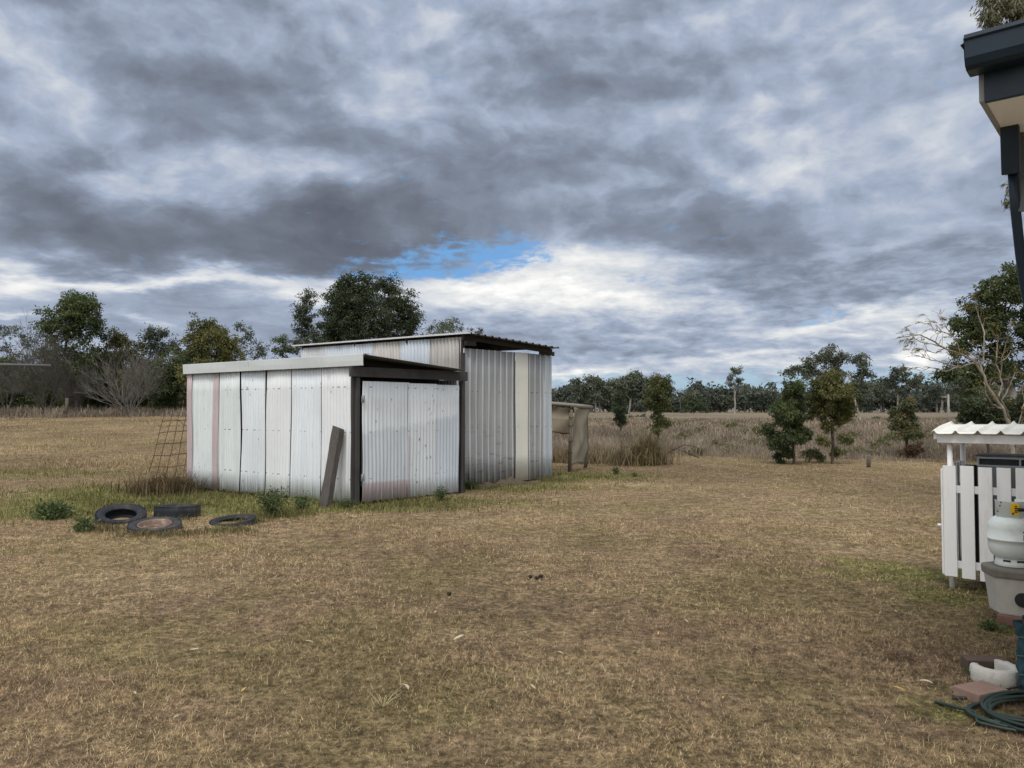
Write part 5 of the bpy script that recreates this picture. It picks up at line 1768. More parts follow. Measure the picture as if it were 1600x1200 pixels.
def limbs(nodes, par, r_tip, r_base, mb, sides=6, power=2.2):
    n = len(nodes)
    load = np.zeros(n)
    kids_ = [[] for _ in range(n)]
    for i in range(1, n): kids_[par[i]].append(i)
    for i in range(n - 1, -1, -1):
        load[i] = 1.0 if not kids_[i] else sum(load[c] for c in kids_[i])
    r = r_tip * load ** (1 / power)
    r = r * np.interp(load, [1, load[0]], [1, r_base / max(r[0], 1e-6)])
    r[0] *= 1.25
    # chains
    done = set()
    starts = [(0, None)]
    while starts:
        s, pr = starts.pop()
        chain = [pr] if pr is not None else []
        i = s
        while True:
            chain.append(i)
            ks = sorted(kids_[i], key=lambda c: -load[c])
            if not ks: break
            for c in ks[1:]: starts.append((c, i))
            i = ks[0]
        if len(chain) >= 2:
            rr = [r[q] for q in chain]
            if pr is not None: rr[0] = min(r[pr], rr[1] * 1.3)
            mb.tube([nodes[q] for q in chain], rr, sides, cap=False)


def leaf_cloud(name, clumps, rng, per, L, W, droop=0.3, shell=0.5, flat=0.75):
    """leaf sized faces gathered in clumps (x, y, z, radius, tone)"""
    C_ = np.array([c[:5] for c in clumps])
    n = len(C_) * per
    ci = np.repeat(np.arange(len(C_)), per)
    d = rng.normal(0, 1, (n, 3)); d /= np.linalg.norm(d, axis=1)[:, None]
    rr = rng.uniform(0, 1, n) ** shell
    # each clump is itself uneven: pulled into 3-4 sprays
    sub = rng.normal(0, 0.42, (len(C_), 5, 3))[ci, rng.integers(0, 5, n)]
    off = d * rr[:, None] * 0.62 + sub
    off[:, 2] *= flat
    p = C_[ci, :3] + off * C_[ci, 3][:, None]
    ax = rng.normal(0, 1, (n, 3)) + off * 0.8; ax[:, 2] -= droop * 2.2
    ax /= np.linalg.norm(ax, axis=1)[:, None]
    sd = np.cross(ax, rng.normal(0, 1, (n, 3))); sd /= np.linalg.norm(sd, axis=1)[:, None]
    l = (L * rng.uniform(0.6, 1.3, n))[:, None]; w_ = (W * rng.uniform(0.6, 1.3, n))[:, None]
    v = np.stack([p, p + ax * l * 0.45 + sd * w_ / 2, p + ax * l, p + ax * l * 0.45 - sd * w_ / 2], 1).reshape(-1, 3)
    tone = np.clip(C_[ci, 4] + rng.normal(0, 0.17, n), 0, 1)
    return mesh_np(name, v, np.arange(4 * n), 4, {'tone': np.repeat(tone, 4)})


def clump_fill(blobs, rng, csize):
    """clumps through the volume of the ellipsoids (x, y, z, rx, ry, rz, count)"""
    out = []
    for x, y, z, rx, ry, rz, n in blobs:
        tb = rng.uniform(0.35, 0.6)
        for _ in range(n):
            d = rng.normal(0, 1, 3); d /= np.linalg.norm(d)
            r = rng.uniform(0, 1) ** 0.42
            rc = csize * rng.uniform(0.7, 1.35)
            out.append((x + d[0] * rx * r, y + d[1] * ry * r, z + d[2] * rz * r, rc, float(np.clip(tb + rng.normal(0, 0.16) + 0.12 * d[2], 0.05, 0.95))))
    return out


SEED = [100]


def photo_tree(px, Y, blobs, label, cat='tree', name='tree', per=70, L=0.20, W=0.08, csize=0.55, fol=None, bark=None, r0=None, droop=0.3, group=None, trunk=0.35,
               dens=1.0, flat=0.75, depthk=0.9, tips=0.012, sides=6, base_dz=0.0, shell=0.5, lean=(0, 0)):
    """blobs are (px, py, rx, ry, clumps) as they appear at depth Y; they become ellipsoids as deep as they are wide"""
    SEED[0] += 1
    rng = np.random.default_rng(SEED[0])
    x0 = (px - 800) / F * Y / 1.0
    b = P(px, 640, Y); x0 = b.x
    z0 = gz(x0, Y) + base_dz
    t = empty(name, (x0, Y, z0), label, cat, group)
    k = Y / F
    bl = []
    for cx, cy, rx, ry, n in blobs:
        q = P(cx, cy, Y)
        bl.append((q.x - x0, rng.normal(0, rx * k * 0.35), q.z - z0, rx * k, rx * k * depthk, ry * k, max(1, int(round(n * dens)))))
    cl = clump_fill(bl, rng, csize)
    H = max(c[2] for c in cl)
    lo = min(c[2] for c in cl)
    th = max(0.15 * H, trunk * H)
    nodes, par = grow(cl, (0, 0, -0.1), rng, th, lean)
    m = MB(); limbs(nodes, par, tips, r0 or 0.018 * H + 0.02, m, sides)
    tr = m.build('trunk', bark or B_DARK); tr.parent = t
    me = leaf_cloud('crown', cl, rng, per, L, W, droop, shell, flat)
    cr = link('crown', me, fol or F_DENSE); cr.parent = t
    TREEKIDS[t.name] = [tr, cr]
    return t


def bare_tree(px, Y, top_px, spread_px, stems, label, name='bare_tree', bark=None, seed=1, gen=5, vase=0.6, r0=0.10, twig=0.011, fine=2, zcurve=0.05, group=None, sl=0.36):
    """leafless shrubby tree: stems from one foot, forking into a haze of twigs"""
    R = random.Random(seed)
    b = P(px, 640, Y); x0 = b.x; z0 = gz(x0, Y)
    t = empty(name, (x0, Y, z0), label, 'tree', group)
    Ht = P(px, top_px, Y).z - z0
    sp = spread_px * Y / F
    big, small = MB(), MB()

    def branch(p, d, L, r, g):
        n = 4
        pts = [p]; q = p.copy(); dd = d.copy()
        for i in range(n):
            dd = (dd + Vector((R.gauss(0, 0.10), R.gauss(0, 0.10), R.gauss(zcurve, 0.07)))).normalized()
            q = q + dd * (L / n); pts.append(q.copy())
        rr = [r * (1 - 0.45 * i / n) for i in range(n + 1)]
        (big if g <= 1 else small).tube(pts, rr, 6 if g <= 1 else 3, cap=False)
        if g >= gen: return
        nb = R.choice((2, 3)) if g else 3
        nb += (fine if g >= gen - 2 else 1)
        for j in range(nb):
            s = R.uniform(0.35, 1.0) if j else 1.0
            i = min(n, max(1, int(s * n)))
            base = pts[i]
            ang = R.uniform(0.25, 0.75) if j else R.uniform(0.05, 0.3)
            ax = dd.orthogonal().normalized(); ax.rotate(Matrix.Rotation(R.uniform(0, 6.28), 3, dd))
            nd = (dd * math.cos(ang) + ax * math.sin(ang)).normalized()
            if nd.z < -0.1: nd.z = 0.05
            branch(base, nd, L * R.uniform(0.55, 0.85), max(twig * 0.6, rr[i] * R.uniform(0.5, 0.72)), g + 1)
    for k in range(stems):
        a = 2 * math.pi * k / stems + R.uniform(-0.4, 0.4)
        o = R.uniform(0.3, 1.0) * vase
        d = Vector((math.cos(a) * o, math.sin(a) * o, 1)).normalized()
        branch(Vector((math.cos(a) * 0.1, math.sin(a) * 0.1, -0.1)), d, Ht * R.uniform(0.85, 1.15) * sl, r0 * R.uniform(0.6, 1.0), 0)
    # fit to the height and spread seen in the photo
    vs = np.array(big.v + small.v)
    kz = Ht / np.percentile(vs[:, 2], 99.7); kx = sp / np.percentile(np.abs(vs[:, 0]), 98.5)
    for mb in (big, small): mb.v = [(v[0] * kx, v[1] * kx, v[2] * kz) for v in mb.v]
    a_ = big.build('trunk', bark or B_TWIG); a_.parent = t
    c_ = small.build('crown', bark or B_TWIG); c_.parent = t
    TREEKIDS[t.name] = [a_, c_]
    return t


# --- left: the belt of trees behind the mown field
photo_tree(121, 92, [(108, 503, 34, 30, 26), (136, 492, 24, 28, 20), (118, 480, 26, 20, 16), (150, 510, 10, 18, 6), (118, 560, 38, 45, 30)], 'tall dense dark green tree rising above the bare grey trees', per=110, L=0.34, W=0.15, csize=0.85, fol=F_DENSE, r0=0.3, dens=1.7)
photo_tree(14, 108, [(8, 522, 24, 15, 12), (38, 528, 18, 14, 9), (-40, 520, 25, 20, 10), (10, 560, 30, 30, 14)], 'grey-green gum at the left edge behind the bare trees', per=70, L=0.32, W=0.13, csize=0.8, fol=F_GUM, bark=B_GUM, r0=0.25, trunk=0.5)
photo_tree(70, 104, [(64, 512, 14, 12, 8), (82, 530, 18, 14, 8), (52, 545, 22, 20, 10)], 'thin brownish gum just left of the tall dense tree', per=55, L=0.3, W=0.12, csize=0.7, fol=F_GUM, bark=B_GUM, r0=0.2, trunk=0.5)
photo_tree(184, 95, [(180, 532, 18, 17, 14), (203, 550, 20, 20, 14), (165, 565, 22, 26, 16), (195, 590, 35, 40, 26)], 'olive green tree between the two bare grey trees', per=95, L=0.32, W=0.14, csize=0.75, fol=F_OLIVE, r0=0.25, dens=1.6)
photo_tree(243, 98, [(242, 524, 19, 14, 15), (228, 540, 12, 9, 6), (252, 542, 12, 9, 6), (245, 552, 15, 8, 5)], 'gum with a round open crown behind the vase shaped bare tree', dens=1.5, per=75, L=0.32, W=0.13, csize=0.65, fol=F_GUM, bark=B_GUM, r0=0.2, trunk=0.6)
photo_tree(275, 97, [(272, 544, 16, 14, 9), (293, 552, 14, 14, 8), (280, 580, 24, 28, 14)], 'loose grey-green gum left of the rounded tree behind the shed', per=65, L=0.32, W=0.13, csize=0.7, fol=F_GUM, bark=B_GUM, r0=0.22, trunk=0.5)
photo_tree(333, 84, [(322, 515, 26, 22, 24), (352, 540, 28, 28, 28), (306, 540, 20, 22, 16), (340, 570, 45, 30, 34), (330, 600, 45, 40, 30)], 'rounded olive green tree above the left end of the low shed', per=120, L=0.28, W=0.12, csize=0.72, fol=F_OLIVE, r0=0.3, dens=1.6)
photo_tree(396, 98, [(370, 514, 7, 10, 4), (388, 522, 11, 18, 8), (404, 540, 11, 16, 7), (392, 555, 18, 16, 9), (412, 560, 8, 14, 4), (400, 590, 22, 25, 10)], 'sparse open gum above the middle of the low shed', per=60, L=0.30, W=0.12, csize=0.6, fol=F_GUM, bark=B_GUM, r0=0.2, trunk=0.55)
photo_tree(440, 92, [(436, 534, 12, 11, 8), (450, 548, 16, 16, 10), (435, 556, 14, 14, 8), (445, 590, 25, 30, 12)], 'small gum left of the cone shaped tree', per=80, L=0.28, W=0.12, csize=0.6, fol=F_DENSE, bark=B_GUM, r0=0.2, trunk=0.4)
photo_tree(480, 86, [(482, 466, 9, 13, 7), (476, 488, 16, 16, 14), (474, 512, 22, 20, 18), (485, 540, 26, 28, 24), (480, 580, 30, 30, 16)], 'cone shaped open tree left of the big dense trees', per=85, L=0.28, W=0.11, csize=0.55, fol=F_GUM, bark=B_GUM, r0=0.25, trunk=0.35, dens=1.4)
photo_tree(552, 72, [(548, 480, 42, 40, 60), (556, 448, 26, 18, 22), (520, 505, 26, 34, 30), (575, 500, 40, 45, 50), (545, 535, 55, 40, 60), (540, 590, 55, 40, 40)], 'big dense dark tree standing behind the tall shed', per=140, L=0.24, W=0.10, csize=0.68, fol=F_DARK, r0=0.35, droop=0.5, dens=1.35)
photo_tree(622, 74, [(612, 452, 10, 16, 10), (590, 446, 7, 11, 6), (628, 478, 22, 28, 26), (612, 505, 30, 40, 36), (640, 505, 15, 30, 18), (625, 545, 34, 34, 34), (620, 590, 40, 40, 26)], 'dark dense tree with feathery tips, right of the biggest one', per=130, L=0.24, W=0.09, csize=0.6, fol=F_DARK, r0=0.3, droop=0.5, dens=1.4)
photo_tree(705, 100, [(682, 511, 20, 10, 9), (708, 508, 20, 11, 9), (732, 520, 20, 10, 8), (700, 530, 40, 18, 16), (705, 570, 45, 40, 20)], 'low spreading gum over the roof of the tall shed', per=75, L=0.3, W=0.12, csize=0.7, fol=F_GUM, bark=B_GUM, r0=0.25, trunk=0.4)
# dense dark undergrowth trees, each a tree
for i, (px, Y, cy, rx, ry, lab) in enumerate(((10, 96, 605, 34, 36, 'low dense tree at the left edge, under the gum'), (78, 99, 600, 40, 40, 'low dense tree behind the left bare tree'), (135, 97, 604, 34, 40, 'low dense tree right of the left bare tree'),
                                         (178, 99, 608, 34, 36, 'low dense tree under the olive tree'), (226, 100, 604, 34, 38, 'low dense tree behind the vase shaped bare tree'), (262, 86, 606, 24, 40, 'low dense tree beside the left end of the shed'), (296, 95, 600, 30, 44, 'low dense tree half hidden by the left end of the low shed'),
                                         (-40, 98, 600, 40, 42, 'low dense tree beyond the left edge'))):
    photo_tree(px, Y, [(px, cy - 6, rx, ry, 52), (px - 10, cy + 20, rx, ry * 0.6, 24), (px + 8, cy - 30, rx * 0.8, ry * 0.7, 26)], lab, per=95, L=0.34, W=0.15, csize=0.8, fol=F_DENSE, r0=0.2, trunk=0.15, group='low dense trees behind the mown field')
lowt = photo_tree(40, 108, [(40, 600, 34, 36, 30), (30, 622, 34, 20, 16), (48, 585, 24, 20, 10)], 'low dense tree in the back row behind the mown field', per=95, L=0.38, W=0.17, csize=0.85, fol=F_DENSE, r0=0.2, trunk=0.1, group='back row of low trees behind the mown field')
RB = random.Random(41)
for k in range(17):
    px = -70 + 26 * k + RB.uniform(-6, 6); Y = RB.uniform(103, 114); x = (px - 800) / F * Y
    s_ = RB.uniform(0.85, 1.15)
    dup(lowt, (x, Y, gz(x, Y) - 0.5), RB.uniform(0, 6.28), (s_ * 1.1, s_ * 1.1, s_), 'low dense tree in the back row behind the mown field')
bare_tree(72, 80, 512, 58, 8, 'brown-grey leafless tree with a wide hazy crown, left of the vase shaped one', bark=B_TWIG_DK, seed=4, gen=4, vase=0.8, r0=0.12, twig=0.024, fine=2, sl=0.5)
bare_tree(118, 84, 565, 30, 5, 'smaller leafless tree crowding the right side of the hazy one', bark=B_TWIG_DK, seed=9, gen=4, vase=0.7, r0=0.10, twig=0.022, fine=2, sl=0.5)
bare_tree(10, 84, 545, 30, 4, 'leafless tree at the left edge of the field', bark=B_TWIG_DK, seed=15, gen=4, vase=0.7, r0=0.10, twig=0.022, fine=2, sl=0.5)
bare_tree(203, 77, 540, 62, 14, 'vase shaped leafless tree with pale grey twigs', bark=B_TWIG, seed=22, gen=3, vase=1.2, r0=0.10, twig=0.030, fine=2, zcurve=0.06, sl=0.62)

# --- right: gums about the paddock
gum = dict(fol=F_GUM, bark=B_PALE, cat='tree', droop=0.6)
photo_tree(931, 220, [(905, 606, 11, 8, 8), (928, 596, 15, 9, 11), (948, 604, 12, 9, 8), (912, 620, 18, 10, 10), (962, 600, 8, 6, 5), (940, 618, 18, 10, 10), (900, 596, 6, 5, 3)], 'spreading gum beyond the shade cloth frame', per=75, dens=1.5, L=0.75, W=0.32, csize=1.35, r0=0.24, trunk=0.45, tips=0.03, **gum)
photo_tree(982, 190, [(992, 590, 18, 11, 14), (976, 602, 18, 11, 12), (1010, 600, 14, 12, 9), (1032, 596, 10, 8, 6), (985, 616, 24, 10, 12), (1010, 615, 18, 10, 8), (960, 598, 8, 6, 4)], 'tall gum with a pale forked trunk, left of the leaning sapling', per=75, dens=1.5, L=0.65, W=0.28, csize=1.2, r0=0.24, trunk=0.4, tips=0.03, **gum)
photo_tree(1148, 300, [(1149, 580, 10, 7, 8), (1139, 590, 7, 5, 4), (1157, 592, 8, 6, 5), (1147, 600, 13, 6, 6), (1160, 604, 6, 4, 2)], 'solitary gum with a forked white trunk before the far treeline', per=45, L=0.9, W=0.38, csize=1.4, r0=0.32, trunk=0.5, tips=0.05, **gum)
photo_tree(1344, 108, [(1240, 580, 14, 8, 9), (1262, 570, 16, 10, 12), (1290, 556, 18, 10, 12), (1316, 560, 16, 10, 11), (1342, 562, 12, 8, 8), (1352, 582, 12, 9, 8), (1308, 578, 22, 12, 14), (1272, 588, 22, 10, 10), (1340, 598, 14, 10, 8), (1300, 548, 10, 5, 4)], 'wide open gum rising behind the two saplings', per=75, dens=1.35, L=0.36, W=0.15, csize=0.66, r0=0.15, trunk=0.5, tips=0.022, **gum)
photo_tree(1402, 290, [(1404, 584, 16, 9, 11), (1424, 592, 15, 9, 9), (1394, 596, 14, 9, 8), (1412, 606, 24, 10, 12), (1372, 606, 12, 9, 7)], 'gum standing higher than the treeline behind the small round sapling', per=75, dens=1.5, L=0.9, W=0.38, csize=1.6, r0=0.28, trunk=0.45, tips=0.05, **gum)
photo_tree(1470, 270, [(1462, 608, 16, 10, 9), (1484, 600, 16, 12, 10), (1500, 608, 14, 10, 8), (1478, 622, 26, 10, 10)], 'dark gum of the treeline left of the right-hand tree', per=65, L=0.9, W=0.38, csize=1.4, r0=0.45, trunk=0.35, tips=0.05, fol=F_FAR, bark=B_GUM, droop=0.6)
photo_tree(1084, 330, [(1084, 627, 22, 12, 26), (1080, 634, 24, 9, 18)], 'dark round bushy tree low before the far treeline', per=80, L=0.9, W=0.42, csize=1.5, fol=F_DARK, r0=0.3, trunk=0.15, tips=0.05)
# dead spires in the treeline
for i, (px, top, Y) in enumerate(((1062, 592, 340), (1080, 596, 340))):
    bare_tree(px, Y, top, 6 if not i else 12, 1 if not i else 2, 'dead bare spire standing in the far treeline' if not i else 'forked dead tree beside the bare spire', name='dead_tree', bark=B_TWIG, seed=31 + i, gen=2, vase=0.3, r0=0.22, twig=0.06, fine=0, zcurve=0.2)

# the treeline itself: four kinds, copied tree by tree
protos = []
for i, (bl, fo) in enumerate((([(0, -26, 13, 11, 14), (6, -36, 9, 7, 8), (-8, -20, 9, 9, 8), (8, -18, 8, 8, 6)], F_FAR), ([(0, -30, 10, 9, 10), (-7, -22, 9, 8, 7), (7, -24, 9, 8, 7), (0, -14, 13, 8, 9)], F_FAR),
                              ([(-2, -24, 15, 8, 14), (6, -32, 9, 6, 7), (-9, -33, 7, 5, 5), (4, -14, 10, 8, 7)], F_GUM), ([(0, -18, 13, 13, 18), (2, -10, 14, 8, 10)], F_FAR))):
    b = [(1120 + 60 * i + cx, 645 + cy, rx, ry, n) for cx, cy, rx, ry, n in bl]
    t = photo_tree(1120 + 60 * i, 385, b, 'distant grey-green gum in the far treeline', name='distant_gum', per=42, L=1.25, W=0.6, csize=1.8, fol=fo, bark=B_GUM, r0=0.35, trunk=0.4, tips=0.07, group='gums of the far treeline', droop=0.5, sides=5)
    protos.append(t)
RT = random.Random(77)
row = []
px = 815.0
while px < 1720:
    row.append((px + RT.uniform(-4, 4), RT.uniform(380, 430))); px += RT.uniform(8, 13)
px = 820.0
while px < 1720:
    row.append((px + RT.uniform(-5, 5), RT.uniform(450, 540))); px += RT.uniform(10, 16)
for px, Y in row:
    t = RT.choice(protos)
    x = (px - 800) / F * Y
    s = RT.choice((0.85, 0.95, 1.0, 1.05, 1.15, 1.35)) * RT.uniform(0.92, 1.08) * (0.8 if px < 890 else 1.0)
    dup(t, (x, Y, gz(x, Y) - 0.2), RT.uniform(0, 6.28), (s * RT.uniform(0.9, 1.2), s * 1.1, s * RT.uniform(0.85, 1.12)), 'distant grey-green gum in the far treeline', 'gums of the far treeline')
# shrubs standing in the paddock far off
sh = photo_tree(1372, 112, [(1372, 655, 11, 6, 9), (1366, 660, 8, 5, 5), (1378, 660, 8, 5, 5)], 'small dark shrub far out in the paddock', name='shrub', cat='shrub', per=60, L=0.22, W=0.1, csize=0.35, fol=F_DARK, r0=0.05, trunk=0.3, tips=0.012, group='small shrubs out in the paddock')
for px, Y, s in ((983, 150, 0.9), (1006, 160, 1.2), (1010, 120, 0.6), (1142, 70, 0.35), (1120, 55, 0.35), (1160, 62, 0.45), (1290, 140, 0.5), (1220, 150, 0.7), (1500, 130, 0.8), (1440, 95, 0.4)):
    x = (px - 800) / F * Y
    dup(sh, (x, Y, gz(x, Y)), RT.uniform(0, 6), s, 'small dark shrub far out in the paddock')

sc_ = photo_tree(1180, 30, [(1180, 694, 14, 5, 8), (1170, 698, 9, 4, 5), (1190, 698, 10, 4, 5)], 'low olive scrub plant in the dry paddock grass', name='scrub', cat='shrub', per=70, L=0.10, W=0.035, csize=0.17, fol=F_SAP, bark=B_SAP, r0=0.015, trunk=0.2, tips=0.004, group='scrub plants in the paddock grass')
for px, Y, s_ in ((1060, 38, 1.0), (1100, 52, 1.3), (1140, 27, 0.7), (1345, 26, 0.9), (1375, 29, 1.0), (1395, 34, 1.2), (1450, 27, 0.8), (1120, 31, 0.8), (1330, 40, 1.2), (1085, 26, 0.6), (1460, 38, 1.1), (1175, 45, 1.2), (1150, 60, 1.5), (1050, 62, 1.5), (1200, 33, 1.0)):
    x = (px - 800) / F * Y
    dup(sc_, (x, Y, gz(x, Y)), RT.uniform(0, 6), (s_ * 1.2, s_ * 1.2, s_ * RT.uniform(0.8, 1.2)), 'low olive scrub plant in the dry paddock grass')

# --- saplings at the edge of the lawn
sap = dict(fol=F_SAP, bark=B_SAP, droop=0.5, name='sapling', cat='sapling', tips=0.004, dens=1.35)
photo_tree(970, 46, [(968, 622, 7, 12, 12), (967, 640, 9, 12, 16), (970, 655, 10, 10, 14)], 'narrow dark sapling in the tall grass, left of the leaning one', per=90, L=0.12, W=0.045, csize=0.20, r0=0.05, trunk=0.25, **{**sap, 'fol': F_DARK})
photo_tree(1027, 31, [(1032, 596, 16, 9, 16), (1030, 612, 20, 12, 26), (1020, 628, 14, 10, 14), (1036, 632, 10, 10, 8), (1026, 650, 9, 10, 9), (1036, 664, 8, 7, 5), (1024, 672, 9, 8, 5)], 'top heavy sapling leaning out of the tall grass', per=110, L=0.095, W=0.034, csize=0.17, r0=0.045, trunk=0.3, **sap)
photo_tree(1240, 22.4, [(1238, 606, 18, 14, 18), (1242, 625, 20, 16, 22), (1225, 645, 24, 22, 32), (1242, 655, 15, 20, 18), (1236, 680, 24, 16, 22), (1204, 672, 9, 16, 8), (1210, 692, 9, 9, 6), (1230, 704, 12, 6, 6)], 'dense dark sapling, left of the pair at the edge of the lawn', per=120, L=0.085, W=0.028, csize=0.145, r0=0.04, trunk=0.3, **{**sap, 'fol': F_DENSE})
photo_tree(1300, 22.2, [(1292, 596, 24, 14, 26), (1300, 615, 28, 18, 36), (1276, 622, 14, 16, 12), (1318, 634, 16, 18, 18), (1284, 645, 20, 12, 14), (1318, 656, 12, 8, 6), (1290, 668, 14, 6, 5), (1284, 688, 12, 5, 4), (1312, 688, 9, 5, 3), (1304, 704, 8, 4, 3)], 'olive sapling with its bare lower trunk showing, right of the pair', per=120, L=0.085, W=0.028, csize=0.145, r0=0.042, trunk=0.45, **{**sap, 'fol': F_OLIVE})
photo_tree(1416, 24.5, [(1415, 632, 12, 10, 14), (1416, 648, 21, 12, 26), (1405, 664, 15, 9, 14), (1426, 668, 18, 9, 16), (1414, 676, 20, 6, 10)], 'round topped sapling with rusty tips, standing alone right of the pair', per=120, L=0.085, W=0.028, csize=0.15, r0=0.04, trunk=0.4, **{**sap, 'fol': F_SAPRED})
photo_tree(1430, 24.3, [(1428, 700, 12, 9, 14), (1425, 708, 12, 6, 8)], 'dry rusty shrub at the foot of the round topped sapling', name='shrub', cat='shrub', per=90, L=0.07, W=0.025, csize=0.12, fol=F_RUST, bark=B_SAP, r0=0.015, trunk=0.3, tips=0.003)
photo_tree(1262, 23.2, [(1264, 710, 16, 6, 8), (1280, 714, 12, 4, 4)], 'low dark scrub between the feet of the two saplings', name='shrub', cat='shrub', per=80, L=0.08, W=0.03, csize=0.14, fol=F_SAP, bark=B_SAP, r0=0.015, trunk=0.3, tips=0.003)
photo_tree(1222, 22.6, [(1222, 712, 12, 8, 10)], 'small dark scrub left of the dense sapling', name='shrub', cat='shrub', per=80, L=0.08, W=0.03, csize=0.13, fol=F_DARK, bark=B_SAP, r0=0.015, trunk=0.3, tips=0.003)

# --- right: the tree behind the shelter, the house gum, the bare branched tree
photo_tree(1585, 31, [(1545, 462, 38, 26, 44), (1590, 440, 36, 32, 44), (1524, 505, 34, 32, 46), (1580, 510, 55, 40, 80), (1640, 460, 60, 60, 70), (1502, 545, 16, 16, 12), (1488, 586, 22, 10, 14), (1525, 590, 24, 12, 14), (1560, 575, 55, 32, 60), (1620, 560, 60, 50, 60), (1510, 610, 24, 10, 10)],
           'broad green tree rising behind the shelter at the right edge', per=95, L=0.15, W=0.06, csize=0.26, fol=F_DENSE, bark=B_GUM, r0=0.16, trunk=0.3, tips=0.008, dens=0.9)
photo_tree(1540, 23, [(1528, 636, 26, 22, 40), (1555, 645, 26, 22, 34), (1505, 655, 12, 12, 10), (1585, 645, 22, 25, 24)], 'dark green bush behind the shelter roof', name='bush', cat='bush', per=95, L=0.11, W=0.045, csize=0.19, fol=F_DARK, bark=B_SAP, r0=0.04, trunk=0.2, tips=0.006)
photo_tree(1700, 17, [(1565, 8, 34, 24, 26), (1545, 30, 18, 18, 9), (1600, -20, 60, 40, 40), (1650, -60, 70, 60, 40), (1720, -20, 70, 70, 40), (1590, 20, 26, 22, 16), (1584, 305, 9, 22, 7), (1592, 260, 9, 20, 5), (1640, 250, 40, 60, 20), (1700, 150, 60, 80, 30)],
           'tall gum whose leaves show over and beside the house roof', per=70, L=0.13, W=0.030, csize=0.20, fol=leaf_mat('pale_gum_leaves', (0.09, 0.10, 0.06), (0.21, 0.21, 0.14), (0.34, 0.28, 0.19)), bark=B_PALE, r0=0.2, trunk=0.5, tips=0.006, droop=0.9)


